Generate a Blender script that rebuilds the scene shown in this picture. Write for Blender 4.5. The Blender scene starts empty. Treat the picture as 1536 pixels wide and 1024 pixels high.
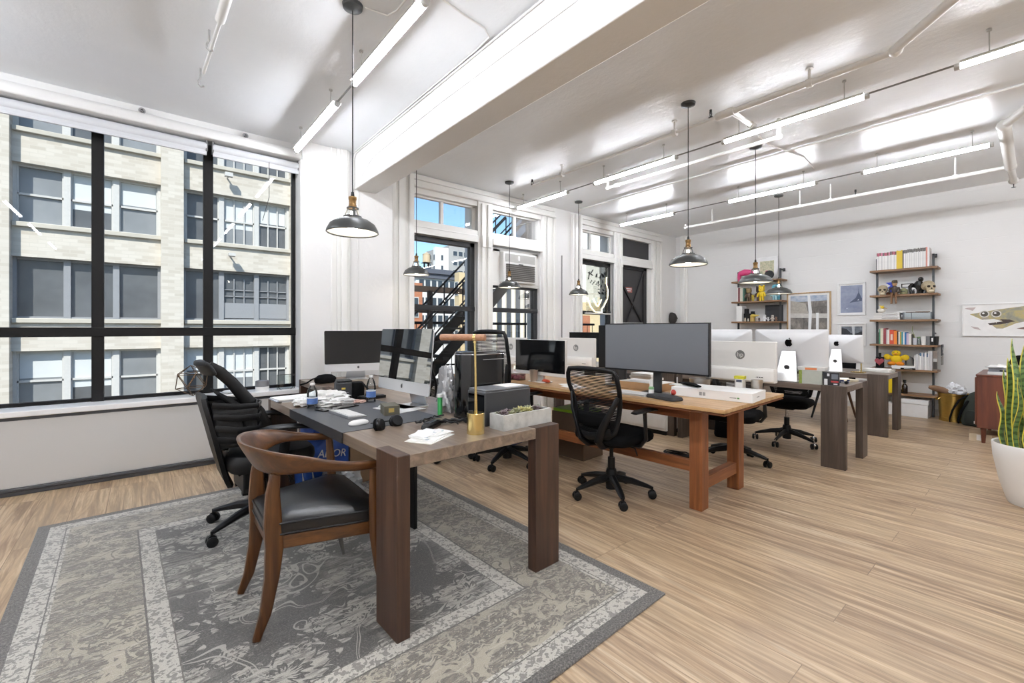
import bpy, math, random
from math import pi, sin, cos, radians as R
from mathutils import Vector, Matrix
S = bpy.context.scene
COL = S.collection
rnd = random.Random(7)

def lin(c):
    if isinstance(c, str):
        c = c.lstrip('#'); c = [int(c[i:i+2], 16)/255 for i in (0, 2, 4)]
    return tuple((x/12.92 if x <= .04045 else ((x+.055)/1.055)**2.4) for x in c[:3]) + (1,)

# ---------------------------------------------------------------- mesh builder
class MB:
    def __init__(s, m=None, T=None):
        s.v = []; s.f = []; s.mi = []; s.mats = []; s.cur = 0; s.T = T or Matrix()
        if m: s.mat(m)
    def mat(s, m):
        if m not in s.mats: s.mats.append(m)
        s.cur = s.mats.index(m); return s
    def at(s, loc=(0, 0, 0), rx=0, ry=0, rz=0, sc=1):
        s.T = Matrix.Translation(loc) @ Matrix.Rotation(R(rz), 4, 'Z') @ Matrix.Rotation(R(ry), 4, 'Y') @ Matrix.Rotation(R(rx), 4, 'X') @ Matrix.Scale(sc, 4)
        return s
    def add(s, vs, fs):
        b = len(s.v); s.v += [tuple(s.T @ Vector(v)) for v in vs]
        for f in fs: s.f.append([b+i for i in f]); s.mi.append(s.cur)
        return s
    def box(s, x0, x1, y0, y1, z0, z1):
        v = [(x, y, z) for z in (z0, z1) for y in (y0, y1) for x in (x0, x1)]
        return s.add(v, [(0, 2, 3, 1), (4, 5, 7, 6), (0, 1, 5, 4), (2, 6, 7, 3), (0, 4, 6, 2), (1, 3, 7, 5)])
    def hexa(s, b, t):      # four bottom points, four top points (ccw)
        return s.add(list(b)+list(t), [(3, 2, 1, 0), (4, 5, 6, 7), (0, 1, 5, 4), (1, 2, 6, 5), (2, 3, 7, 6), (3, 0, 4, 7)])
    def prism(s, poly, a, b, ax='z'):   # 2d polygon extruded along an axis
        def P(p, h): return {'z': (p[0], p[1], h), 'y': (p[0], h, p[1]), 'x': (h, p[0], p[1])}[ax]
        n = len(poly)
        return s.add([P(p, a) for p in poly]+[P(p, b) for p in poly],
                     [tuple(range(n))[::-1], tuple(range(n, 2*n))]+[(i, (i+1) % n, n+(i+1) % n, n+i) for i in range(n)])
    def lathe(s, prof, n=24, c=(0, 0, 0), cap=False):
        vs = []; fs = []
        for r, z in prof:
            for i in range(n):
                a = 2*pi*i/n; vs.append((c[0]+r*cos(a), c[1]+r*sin(a), c[2]+z))
        for k in range(len(prof)-1):
            for i in range(n):
                j = (i+1) % n; fs.append((k*n+i, k*n+j, (k+1)*n+j, (k+1)*n+i))
        if cap and prof[0][0] > 1e-6: fs.append(tuple(range(n))[::-1])
        if cap and prof[-1][0] > 1e-6: fs.append(tuple((len(prof)-1)*n+i for i in range(n)))
        return s.add(vs, fs)
    def tube(s, pts, r, n=8, closed=False, up=(0, 0, 1), sq=False):
        pts = [Vector(p) for p in pts]; m = len(pts); vs = []; fs = []
        rr = r if isinstance(r, list) else [r]*m
        nrm = None
        for i, p in enumerate(pts):
            a = pts[(i-1) % m] if (closed or i > 0) else p
            b = pts[(i+1) % m] if (closed or i < m-1) else p
            t = (b-a).normalized()
            if nrm is None:
                u = Vector(up)
                if abs(t.dot(u)) > .98: u = Vector((1, 0, 0))
                nrm = (u - t*t.dot(u)).normalized()
            else:
                nrm = (nrm - t*t.dot(nrm)).normalized()
            bn = t.cross(nrm); q = rr[i]; q = q if isinstance(q, tuple) else (q, q)
            for k in range(n):
                an = 2*pi*(k+.5)/n
                cx, sx = cos(an), sin(an)
                if sq:
                    mm = max(abs(cx), abs(sx)); cx /= mm; sx /= mm
                vs.append(tuple(p + nrm*(cx*q[0]) + bn*(sx*q[1])))
        for i in range(m if closed else m-1):
            j = (i+1) % m
            for k in range(n):
                l = (k+1) % n; fs.append((i*n+k, i*n+l, j*n+l, j*n+k))
        if not closed: fs += [tuple(range(n))[::-1], tuple((m-1)*n+k for k in range(n))]
        return s.add(vs, fs)
    def cyl(s, p0, p1, r, r1=None, n=16):
        return s.tube([p0, p1], [r, r if r1 is None else r1], n)
    def ball(s, c, rx, ry=None, rz=None, n=12):
        ry = rx if ry is None else ry; rz = rx if rz is None else rz
        m = max(6, n//2); vs = [(c[0], c[1], c[2]-rz)]; fs = []
        for i in range(1, m):
            ph = -pi/2+pi*i/m
            for k in range(n):
                a = 2*pi*k/n; vs.append((c[0]+rx*cos(ph)*cos(a), c[1]+ry*cos(ph)*sin(a), c[2]+rz*sin(ph)))
        vs.append((c[0], c[1], c[2]+rz)); L = len(vs)-1
        for k in range(n):
            fs.append((0, 1+(k+1) % n, 1+k)); fs.append((L, L-n+k, L-n+(k+1) % n))
        for i in range(m-2):
            for k in range(n):
                a = 1+i*n+k; b = 1+i*n+(k+1) % n; fs.append((a, b, b+n, a+n))
        return s.add(vs, fs)
    def grid(s, fn, nu, nv):
        vs = [fn(i/nu, j/nv) for j in range(nv+1) for i in range(nu+1)]
        return s.add(vs, [(j*(nu+1)+i, j*(nu+1)+i+1, (j+1)*(nu+1)+i+1, (j+1)*(nu+1)+i) for j in range(nv) for i in range(nu)])
    def loft(s, rings, cap=True):
        n = len(rings[0]); vs = [p for r in rings for p in r]; fs = []
        for k in range(len(rings)-1):
            for i in range(n):
                j = (i+1) % n; fs.append((k*n+i, k*n+j, (k+1)*n+j, (k+1)*n+i))
        if cap: fs += [tuple(range(n))[::-1], tuple((len(rings)-1)*n+i for i in range(n))]
        return s.add(vs, fs)
    def text(s, st, size, depth=.001):
        cu = bpy.data.curves.new('t', 'FONT'); cu.body = st; cu.size = size; cu.extrude = depth/2
        cu.align_x = 'CENTER'; cu.align_y = 'CENTER'; cu.resolution_u = 3
        o = bpy.data.objects.new('t', cu); COL.objects.link(o)
        dg = bpy.context.evaluated_depsgraph_get(); me = bpy.data.meshes.new_from_object(o.evaluated_get(dg))
        s.add([tuple(v.co) for v in me.vertices], [tuple(p.vertices) for p in me.polygons])
        bpy.data.objects.remove(o); bpy.data.curves.remove(cu); bpy.data.meshes.remove(me)
        return s
    def out(s, name, parent=None, bevel=0, seg=2, sharp=38, sub=0, solid=0, label=None):
        me = bpy.data.meshes.new(name); me.from_pydata(s.v, [], s.f); me.validate()
        for m in s.mats: me.materials.append(m)
        if len(s.mi) == len(me.polygons): me.polygons.foreach_set('material_index', s.mi)
        me.polygons.foreach_set('use_smooth', [True]*len(me.polygons)); me.update()
        import bmesh
        bm = bmesh.new(); bm.from_mesh(me); bmesh.ops.recalc_face_normals(bm, faces=bm.faces); bm.to_mesh(me); bm.free()
        me.set_sharp_from_angle(angle=R(sharp))
        o = bpy.data.objects.new(name, me); COL.objects.link(o)
        if parent: o.parent = parent
        if solid: d = o.modifiers.new('s', 'SOLIDIFY'); d.thickness = solid; d.offset = 0
        if bevel:
            d = o.modifiers.new('b', 'BEVEL'); d.width = bevel; d.segments = seg; d.limit_method = 'ANGLE'; d.angle_limit = R(40)
            d.harden_normals = False
        if sub: d = o.modifiers.new('u', 'SUBSURF'); d.levels = sub; d.render_levels = sub
        if label: o['label'] = label
        return o

def thing(name, label, cat, loc=(0, 0, 0), rz=0, group=None):
    o = bpy.data.objects.new(name, None); COL.objects.link(o); o.empty_display_size = .1
    o.location = loc; o.rotation_euler = (0, 0, R(rz)); return tag(o, label, cat, group)
def tag(o, label, cat, group=None, kind=None):
    o['label'] = label; o['category'] = cat
    if group: o['group'] = group
    if kind: o['kind'] = kind
    return o
def place(o, loc, rz=0, label=None, cat=None, group=None):
    o.location = loc; o.rotation_euler = (0, 0, R(rz))
    if label: tag(o, label, cat, group)
    return o
def struct(o):
    o['kind'] = 'structure'; return o
def dup(root, loc, rz=0, label=None, cat=None, group=None):
    r = root.copy(); COL.objects.link(r); r.location = loc; r.rotation_euler = (0, 0, R(rz))
    if label: r['label'] = label
    if cat: r['category'] = cat
    if group: r['group'] = group
    for ch in list(root.children):
        c = ch.copy(); COL.objects.link(c); c.parent = r
        for g in list(ch.children):
            d = g.copy(); COL.objects.link(d); d.parent = c
    return r

# ---------------------------------------------------------------- materials
class NT:
    def __init__(s, name):
        s.m = bpy.data.materials.new(name); s.m.use_nodes = True; s.t = s.m.node_tree; s.t.nodes.clear()
        s.o = s.t.nodes.new('ShaderNodeOutputMaterial'); s._c = None
    def n(s, ty, ins=None, **at):
        nd = s.t.nodes.new('ShaderNode'+ty)
        for k, v in at.items(): setattr(nd, k, v)
        for k, v in (ins or {}).items():
            sk = nd.inputs[k]
            if isinstance(v, bpy.types.NodeSocket): s.t.links.new(v, sk)
            elif isinstance(v, bpy.types.Node): s.t.links.new(v.outputs[0], sk)
            else: sk.default_value = v
        return nd
    def co(s, scale=(1, 1, 1), rot=(0, 0, 0), loc=(0, 0, 0)):
        if s._c is None: s._c = s.n('TexCoord')
        return s.n('Mapping', {'Vector': s._c.outputs['Object'], 'Scale': scale, 'Rotation': rot, 'Location': loc}).outputs[0]
    def noise(s, vec, scale=5, detail=3, rough=.55, dist=0):
        return s.n('TexNoise', {'Vector': vec, 'Scale': scale, 'Detail': detail, 'Roughness': rough, 'Distortion': dist}).outputs['Fac']
    def ramp(s, fac, stops, interp='LINEAR'):
        r = s.n('ValToRGB', {'Fac': fac}); e = r.color_ramp.elements; r.color_ramp.interpolation = interp
        while len(e) < len(stops): e.new(.5)
        for i, (p, c) in enumerate(stops):
            e[i].position = p; e[i].color = lin(c) if not isinstance(c, float) else (c, c, c, 1)
        return r.outputs[0]
    def math(s, op, a, b=0., c=0., clamp=False):
        return s.n('Math', {0: a, 1: b, 2: c}, operation=op, use_clamp=clamp).outputs[0]
    def mix(s, f, a, b, bt='MIX'):
        a = lin(a) if isinstance(a, str) else a; b = lin(b) if isinstance(b, str) else b
        return s.n('Mix', {0: f, 6: a, 7: b}, data_type='RGBA', blend_type=bt).outputs[2]
    def xyz(s, vec):
        q = s.n('SeparateXYZ', {0: vec}); return q.outputs[0], q.outputs[1], q.outputs[2]
    def bump(s, h, st=.3, d=.01):
        return s.n('Bump', {'Height': h, 'Strength': st, 'Distance': d}).outputs[0]
    def bsdf(s, col, rough=.5, metal=0., nrm=None, **kw):
        ins = {'Base Color': lin(col) if isinstance(col, str) else col, 'Roughness': rough, 'Metallic': metal}
        if nrm is not None: ins['Normal'] = nrm
        ins.update(kw); b = s.n('BsdfPrincipled', ins); s.t.links.new(b.outputs[0], s.o.inputs[0]); return s.m

_mc = {}
def pm(col, rough=.5, metal=0., var=.06, sc=12, bmp=0., bsc=60, **kw):
    """plain painted / plastic / metal / paper surface with slight procedural variation"""
    key = (col, rough, metal, var, sc, bmp, bsc, tuple(kw.items()))
    if key in _mc: return _mc[key]
    t = NT('mat_%d' % len(_mc)); c = lin(col); v = t.co()
    f = t.noise(v, sc, 3)
    lo = tuple(max(0, x*(1-var*2)) for x in c[:3])+(1,); hi = tuple(min(1, x*(1+var)) for x in c[:3])+(1,)
    col_ = t.mix(f, lo, hi)
    nr = t.bump(t.noise(v, bsc, 2), bmp, .004) if bmp else None
    _mc[key] = t.bsdf(col_, rough, metal, nr, **kw); return _mc[key]

def wood(c1, c2, c3, axis='y', sc=1., rough=.45, bmp=.15):
    key = ('w', c1, c2, c3, axis, sc, rough)
    if key in _mc: return _mc[key]
    t = NT('wood_%d' % len(_mc)); k = {'x': (.06, 1, 1), 'y': (1, .06, 1), 'z': (1, 1, .06)}[axis]
    v = t.co(tuple(a*sc for a in k)); g = t.noise(v, 22, 6, .62, .8); g2 = t.noise(v, 90, 3, .6); b = t.noise(t.co((sc, sc, sc)), 2.5, 2)
    col = t.ramp(g, [(.28, c1), (.5, c2), (.72, c3)])
    col = t.mix(t.math('MULTIPLY', g2, .35), col, t.mix(.5, col, lin(c1)), 'MIX')
    col = t.mix(t.math('MULTIPLY', b, .3), col, lin(c1))
    _mc[key] = t.bsdf(col, rough, 0, t.bump(g, bmp, .004)); return _mc[key]

def emit(col, st):
    key = ('e', col, st)
    if key in _mc: return _mc[key]
    t = NT('glow_%d' % len(_mc)); e = t.n('Emission', {'Color': lin(col), 'Strength': st}); t.t.links.new(e.outputs[0], t.o.inputs[0])
    _mc[key] = t.m; return t.m

def glass(tint='#FFFFFF', refl=1., rough=0.):
    key = ('g', tint, refl, rough)
    if key in _mc: return _mc[key]
    t = NT('glass_%d' % len(_mc)); tr = t.n('BsdfTransparent', {'Color': lin(tint)}); gl = t.n('BsdfGlossy', {'Roughness': rough})
    fr = t.n('Fresnel', {'IOR': 1.5}); f = t.math('MULTIPLY', fr.outputs[0], refl, clamp=True)
    mx = t.n('MixShader', {0: f, 1: tr, 2: gl}); t.t.links.new(mx.outputs[0], t.o.inputs[0])
    _mc[key] = t.m; return t.m

WHITE = pm('#EFEEEA', .45, bmp=.12, bsc=25, var=.02, sc=3)
TRIM = pm('#F0EFEB', .35, var=.02, sc=4)
LS = {'Specular IOR Level': .28}
BLACK = pm('#0E0E0F', .45, var=.1, **LS)
BLKPL = pm('#121213', .4, var=.1, **LS)
BLKGL = pm('#040405', .05, var=0.)
BLKFAB = pm('#0D0D0E', .9, bmp=.5, bsc=300, **{'Specular IOR Level': .12})
IRON = pm('#1A1918', .5, .4)
CHROME = pm('#C8C8CA', .15, 1.)
ALU = pm('#D9DADB', .32, .85, var=.01)
ALUP = pm('#D8D8D9', .38, .35, var=.01)
BRASS = pm('#E0C98A', .22, 1., var=.05)
PAPER = pm('#F2F0EC', .7, var=.02)
WPL = pm('#ECECEA', .35, var=.01)
GREY = pm('#6B6C6E', .5)
DKGREY = pm('#3A3B3E', .45)
# ================================================================= ROOM
X0, X1, Y0, YW, CH = -2.4, 8.98, -4.6, 5.19, 3.27
def floor_mat():
    t = NT('plank_floor'); v = t.co(rot=(0, 0, R(90)))
    br = t.n('TexBrick', {'Vector': v, 'Color1': (0, 0, 0, 1), 'Color2': (1, 1, 1, 1), 'Mortar': (0, 0, 0, 1), 'Scale': 1., 'Mortar Size': .0016, 'Mortar Smooth': .1,
               'Bias': 0., 'Brick Width': 1.6, 'Row Height': .192}, offset=.37, offset_frequency=3)
    sh = t.n('Separate'+'Color', {0: br.outputs['Color']}).outputs[0]
    off = t.n('CombineXYZ', {0: t.math('MULTIPLY', sh, 7.3), 1: t.math('MULTIPLY', sh, 31.), 2: sh}).outputs[0]
    vo = t.n('VectorMath', {0: t.co((1, .055, 1)), 1: off}, operation='ADD').outputs[0]
    g = t.noise(vo, 17, 7, .66, 1.6); g2 = t.noise(vo, 60, 4, .6, .4); broad = t.noise(t.n('VectorMath', {0: t.co((1, .12, 1)), 1: off}, operation='ADD').outputs[0], 5, 3, .5, .6)
    col = t.ramp(g, [(.31, '#695543'), (.43, '#9A7F64'), (.54, '#C4A988'), (.69, '#E0CDB0')])
    col = t.mix(t.math('MULTIPLY', t.math('SUBTRACT', g2, .42, clamp=True), 2.4, clamp=True), col, lin('#735C48'))
    col = t.mix(t.math('MULTIPLY', broad, .34), col, lin('#8A735C'))
    col = t.mix(t.math('MULTIPLY', sh, .26), col, lin('#D3BD9A'))
    col = t.mix(t.math('MULTIPLY', br.outputs['Fac'], .6), col, lin('#5A4838'))
    nr = t.bump(t.math('SUBTRACT', t.math('MULTIPLY', g, .5), br.outputs['Fac']), .22, .003)
    return t.bsdf(col, t.math('ADD', .3, t.math('MULTIPLY', g, .18)), 0, nr)
def wall_mat(name, col, brick=False):
    t = NT(name); v = t.co((1, 1, 1)); big = t.noise(v, 2.2, 3); n = t.noise(v, 14, 5, .6)
    c = t.mix(big, lin(col), tuple(x*.95 for x in lin(col)[:3])+(1,))
    h = n
    if brick:
        b = t.n('TexBrick', {'Vector': t.co(rot=(R(90), 0, R(90)) if brick == 'x' else (R(90), 0, 0)), 'Scale': 1., 'Mortar Size': .006, 'Mortar Smooth': .8, 'Brick Width': .23, 'Row Height': .075})
        h = t.math('SUBTRACT', t.math('MULTIPLY', n, .6), t.math('MULTIPLY', b.outputs['Fac'], .35))
    return t.bsdf(c, .5, 0, t.bump(h, .25, .012))
def ceil_mat():
    t = NT('ceiling_paint'); v = t.co(); a = t.noise(v, 3.5, 2); b = t.noise(v, 26, 5, .62); c = t.noise(t.co((1, .3, 1)), 9, 4)
    col = t.mix(a, '#F1F3F5', '#EBEDEF')
    h = t.math('ADD', t.math('MULTIPLY', b, .5), t.math('MULTIPLY', c, .8))
    return t.bsdf(col, .33, 0, t.bump(h, .3, .012))
WALL = wall_mat('wall_paint', '#F0EFED'); WALLB = wall_mat('painted_brick', '#E9E8E6', 'x')
fl = MB(floor_mat()).box(X0, X1+.2, Y0, YW+.3, -.12, 0).out('floor'); struct(fl)
ce = MB(ceil_mat()).box(X0-.2, X1+.2, Y0-.2, 5.6, CH, CH+.15).out('ceiling'); struct(ce)
struct(MB(WALLB).box(X1, X1+.2, Y0, 5.5, -.12, CH).out('wall_east'))
struct(MB(WALL).box(X0-.2, X1+.2, Y0-.2, Y0, -.12, CH).out('wall_south'))
struct(MB(WALL).box(X0-.2, X0, Y0, 5.5, -.12, CH).out('wall_west'))
# window wall with its openings
w = MB(WALL); YO = 5.5
w.box(X0, 1.31, 5.2, YO, 3.16, CH)                      # over the big window
w.box(X0, 1.31, YW+.1, YO, -.12, .62)
w.box(1.31, 2.32, 5.04, YO, -.12, CH)                   # column
w.box(2.32, X1, YW, YO, 3.08, CH)
for a, b in ((2.32, 2.66), (3.67, 3.93), (4.90, 5.86), (6.78, 7.04), (8.02, X1)): w.box(a, b, YW, YO, -.12, 3.08)
for a, b in ((2.66, 3.67), (3.93, 4.9), (5.86, 6.78)): w.box(a, b, YW+.04, YO, -.12, .5)
w.box(7.9, 8.02, YW, YO, -.12, 2.5)
struct(w.out('wall_north'))
# soft rounded soffit edge above the roller blinds
s = MB(WALL); pr = [(5.06, 3.075), (5.06, 3.13), (5.08, 3.165), (5.11, 3.18), (5.3, 3.18), (5.3, 3.075)]
struct(s.prism(pr, X0, 1.31, 'x').out('trim_1', bevel=.012, seg=3))
# beam
bm_ = MB(WALL).box(1.86, 2.12, Y0, 5.06, 2.86, CH); struct(bm_.out('ceiling_beam', bevel=.012, seg=2))
# column pilaster strips
s = MB(TRIM)
for a, b, d in ((1.60, 1.66, .02), (1.66, 1.70, .035), (1.70, 1.77, .05), (1.77, 1.80, .03)): s.box(a, b, 5.04-d, 5.05, 0, CH)
struct(s.out('trim_2', bevel=.006))
# casings round the right-hand window pairs
def casing(mb, xa, xb, z0, z1, y=YW):
    w_ = xb-xa
    for f0, f1, d in ((0, .16, .055), (.16, .32, .03), (.32, .62, .045), (.62, .78, .025), (.78, 1, .06)):
        mb.box(xa+w_*f0, xa+w_*f1, y-d, y+.01, z0, z1)
s = MB(TRIM); casing(s, 2.36, 2.66, 0, 3.24); casing(s, 5.22, 4.92, 0, 3.08); casing(s, 5.62, 5.86, 0, 3.24); casing(s, 8.38, 8.04, 0, 3.08)
for a, b in ((2.66, 5.22), (5.86, 8.38)):
    s.box(a, b, YW-.03, YW+.01, 3.19, 3.255); s.box(a, b, YW-.055, YW+.01, 3.09, 3.125); s.box(a, b, YW-.02, YW+.01, 3.125, 3.19)
struct(s.out('trim_3', bevel=.008))
s = MB(TRIM)                                              # mullion posts with drilled strips, transom bars
for a, b in ((3.67, 3.93), (6.78, 7.04)):
    s.box(a, b, YW-.03, YW+.02, 0, 3.09); s.box(a+.05, a+.1, YW-.055, YW, .2, 3.06); s.box(b-.1, b-.05, YW-.055, YW, .2, 3.06)
    s.box(a+.045, a+.105, YW-.075, YW, 2.44, 2.6); s.box(b-.105, b-.045, YW-.075, YW, 2.44, 2.6)
    for q in range(9):
        for xx in (a+.075, b-.075): s.cyl((xx, YW-.055, .5+q*.3), (xx, YW-.061, .5+q*.3), .008, n=8)
for a, b in ((2.66, 3.67), (3.93, 4.92), (5.86, 6.78), (7.04, 8.04)):
    s.box(a, b, YW-.02, YW+.1, 2.5, 2.67); s.box(a, b, YW-.045, YW+.02, 2.5, 2.58); s.box(a, b, YW-.03, YW, 2.585, 2.6)
    s.box(a, b, YW-.01, YW+.12, 3.02, 3.09)
struct(s.out('trim_4', bevel=.008))
s = MB(TRIM)
for a, b in ((2.62, 3.7), (3.9, 4.94), (5.82, 6.82)): s.box(a, b, YW-.06, YW+.12, .5, .535)
struct(s.out('trim_5', bevel=.006))
# mouldings and pipe in the far corner
s = MB(TRIM); s.box(X1-.05, X1, 4.9, 5.06, 0, CH); s.box(X1-.08, X1, 4.94, 5.0, 0, CH); struct(s.out('trim_6', bevel=.01))
struct(MB(pm('#CFCBC4', .5)).box(X1-.015, X1, Y0, 4.9, 0, .09).out('baseboard_east'))

# ------------------------------------------------ window 1: the big steel-framed window
GL = glass('#F4F7F6', .85)
BF = pm('#0A0909', .5, var=.1, **LS)
yb = 5.27
f = MB(BF)
for a, b in ((X0, -2.3), (-1.3, -1.22), (-.335, -.255), (.46, .54), (1.258, 1.31)): f.box(a, b, yb-.02, yb+.05, .64, 3.1)
f.box(X0, 1.31, yb-.03, yb+.05, 1.205, 1.285); f.box(X0, 1.31, yb, yb+.05, 3.03, 3.1); f.box(X0, 1.31, yb, yb+.05, .64, .675)
w1 = struct(f.out('window_1', bevel=.004))
for a, b in ((-2.3, -1.3), (-1.22, -.335), (-.255, .46), (.54, 1.258)):
    for c, d in ((.675, 1.205), (1.285, 3.03)):
        MB(GL).add([(a, yb+.015, c), (b, yb+.015, c), (b, yb+.015, d), (a, yb+.015, d)], [(0, 1, 2, 3)]).out('pane', w1)
struct(MB(pm('#EDEDED', .3, var=.02)).box(X0, 1.31, 4.99, 5.29, .6, .645).box(X0, 1.31, 5.2, 5.3, .56, .6).out('window_sill', bevel=.006))
struct(MB(TRIM).box(1.29, 1.312, 5.05, 5.4, .645, 3.07).out('trim_7', bevel=.004))
# roller blinds
BL = pm('#D6D8DC', .55, var=.015)
for i, (a, b, nm) in enumerate(((-2.35, -1.25, 'over the window bay outside the left edge'), (-1.22, .475, 'above the two left panes of the big window'), (.525, 1.29, 'above the right pane of the big window'))):
    if i == 0: continue
    t = thing('roller_blind', 'rolled-up pale grey roller blind '+nm, 'roller blind', ((a+b)/2, 5.16, 2.93)); h = (b-a)/2
    MB(BL).cyl((-h, 0, .085), (h, 0, .085), .045, n=20).out('roll', t)
    MB(BL).box(-h, h, -.03, -.022, 0, .09).box(-h, h, -.034, -.016, 0, .022).out('fabric', t, bevel=.003)
    m = MB(pm('#77787A', .4))
    for e in (-h, h): m.box(e-.008, e+.008, -.04, .04, .04, .14)
    m.out('bracket', t, bevel=.003)
    if i == 2: MB(pm('#3A3A3A', .5)).tube([(.1, -.035, .1), (.1, -.036, -.3), (.04, -.036, -.55)], .003, 6).out('cord', t)
# heater cover under the window
t = thing('radiator_cover', 'long pale grey radiator cover under the big window', 'radiator cover', (-.55, 5.08, 0)); 
MB(pm('#C6C5C3', .42, var=.01, sc=2)).box(-1.8, 1.85, -.06, .1, .06, .572).out('panel', t, bevel=.004)
MB(pm('#4B4D52', .5)).box(-1.8, 1.85, -.055, .1, .572, .6).out('top_gap', t)
MB(pm('#45474B', .5)).box(-1.8, 1.85, -.075, .1, .035, .06).box(-1.8, 1.85, -.06, .1, 0, .035).out('kick_strip', t, bevel=.004)

# ------------------------------------------------ right-hand windows
WF = TRIM; ys = 5.24
def quad(mb, a, b, c, d, y): return mb.add([(a, y, c), (b, y, c), (b, y, d), (a, y, d)], [(0, 1, 2, 3)])
def transom(n, a, b, z0, z1, mx, fr=.05):
    f = MB(WF).box(a, a+fr, ys, ys+.06, z0, z1).box(b-fr, b, ys, ys+.06, z0, z1).box(a, b, ys, ys+.06, z0, z0+fr*.5).box(a, b, ys, ys+.06, z1-fr*.5, z1)
    f.box(mx-.025, mx+.025, ys+.005, ys+.055, z0, z1)
    o = struct(f.out('window_%d' % n, bevel=.005))
    for p, q in ((a+fr, mx-.025), (mx+.025, b-fr)): quad(MB(GL), p, q, z0+.02, z1-.02, ys+.03).out('pane', o)
transom(2, 2.66, 3.67, 2.67, 3.02, 3.13); transom(3, 3.93, 4.92, 2.67, 3.02, 4.42); transom(4, 5.86, 6.78, 2.67, 3.02, 6.2)
BS = pm('#26272A', .4)
def sash(n, a, b, z0, zm, z1, up=True):
    f = MB(BS); e = .05
    f.box(a, a+e, ys+.01, ys+.08, z0, z1).box(b-e-.03, b, ys+.01, ys+.08, z0, z1).box(a, b, ys+.01, ys+.08, z1-.07, z1).box(a, b, ys+.01, ys+.08, z0, z0+.07)
    f.box(a, b, ys+.0, ys+.08, zm-.045, zm+.02)
    o = struct(f.out('window_%d' % n, bevel=.006))
    quad(MB(GL), a+e, b-e-.03, z0+.07, zm-.045, ys+.03).out('pane', o)
    if up: quad(MB(GL), a+e, b-e-.03, zm+.02, z1-.07, ys+.06).out('pane', o)
    return o
sash(5, 2.66, 3.67, .53, 1.57, 2.5)
sash(6, 3.93, 4.9, .53, 1.57, 1.96)
sash(7, 5.86, 6.78, .53, 1.58, 2.5)
# air conditioner and its surround
t = thing('air_conditioner', 'white window air conditioner with slanted grey louvres above the middle sash window', 'air conditioner', (4.42, 5.2, 1.95))
MB(TRIM).box(-.49, -.3, .04, .1, 0, .52).box(.36, .48, .04, .1, 0, .52).box(-.49, .48, .04, .1, .48, .54).box(-.49, .48, .02, .12, -.03, .02).out('surround_panel', t, bevel=.004)
MB(WPL).box(-.3, .36, -.05, .3, .02, .48).out('housing', t, bevel=.012)
MB(pm('#B9B8B4', .5)).box(-.26, .33, -.054, -.04, .33, .45).out('control_grille', t)
MB(WPL).box(-.02, .02, -.058, -.04, .36, .43).out('control_knob', t, bevel=.004)
m = MB(pm('#8F8E8C', .5))
for k in range(9): m.hexa([(-.25, -.056, .05+k*.028), (.32, -.056, .05+k*.028), (.32, -.04, .05+k*.028), (-.25, -.04, .05+k*.028)], [(-.25, -.075, .07+k*.028), (.32, -.075, .07+k*.028), (.32, -.05, .072+k*.028), (-.25, -.05, .072+k*.028)])
m.out('louvre', t, label='slanted grey louvres')
MB(pm('#3b3b3b')).box(.0, .09, -.054, -.05, .298, .312).out('badge', t)
# blocked transom and fire door
struct(MB(pm('#39383A', .6)).box(7.04, 8.02, ys, ys+.05, 2.67, 3.02).out('window_8', bevel=.004))
d = MB(pm('#3C3B3C', .55, bmp=.2)); d.box(7.04, 7.9, ys, ys+.06, 0, 2.5)
d1 = struct(d.out('door_1'))
fr = MB(pm('#2A292A', .5)); fr.box(7.8, 7.9, ys-.03, ys, 0, 2.5).box(7.04, 7.9, ys-.03, ys, 2.44, 2.5)
fr.tube([(7.05, ys-.015, 1.0), (7.8, ys-.015, 2.42)], (.012), 4, sq=True).tube([(7.05, ys-.015, 2.2), (7.8, ys-.015, 1.36)], .02, 4, sq=True).tube([(7.05, ys-.015, .3), (7.8, ys-.015, 1.34)], .02, 4, sq=True)
fr.out('cross_brace', d1)
MB(pm('#A9A9A8', .3, .5)).box(7.06, 7.72, ys-.07, ys-.03, 1.34, 1.4).out('push_bar', d1, bevel=.006)
MB(pm('#B0685F', .6)).box(7.23, 7.44, ys-.008, ys, 1.99, 2.09).mat(pm('#F0E8E6')).box(7.25, 7.42, ys-.01, ys-.007, 2.05, 2.07).box(7.27, 7.4, ys-.01, ys-.007, 2.015, 2.03).out('sign_plate', d1)

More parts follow.
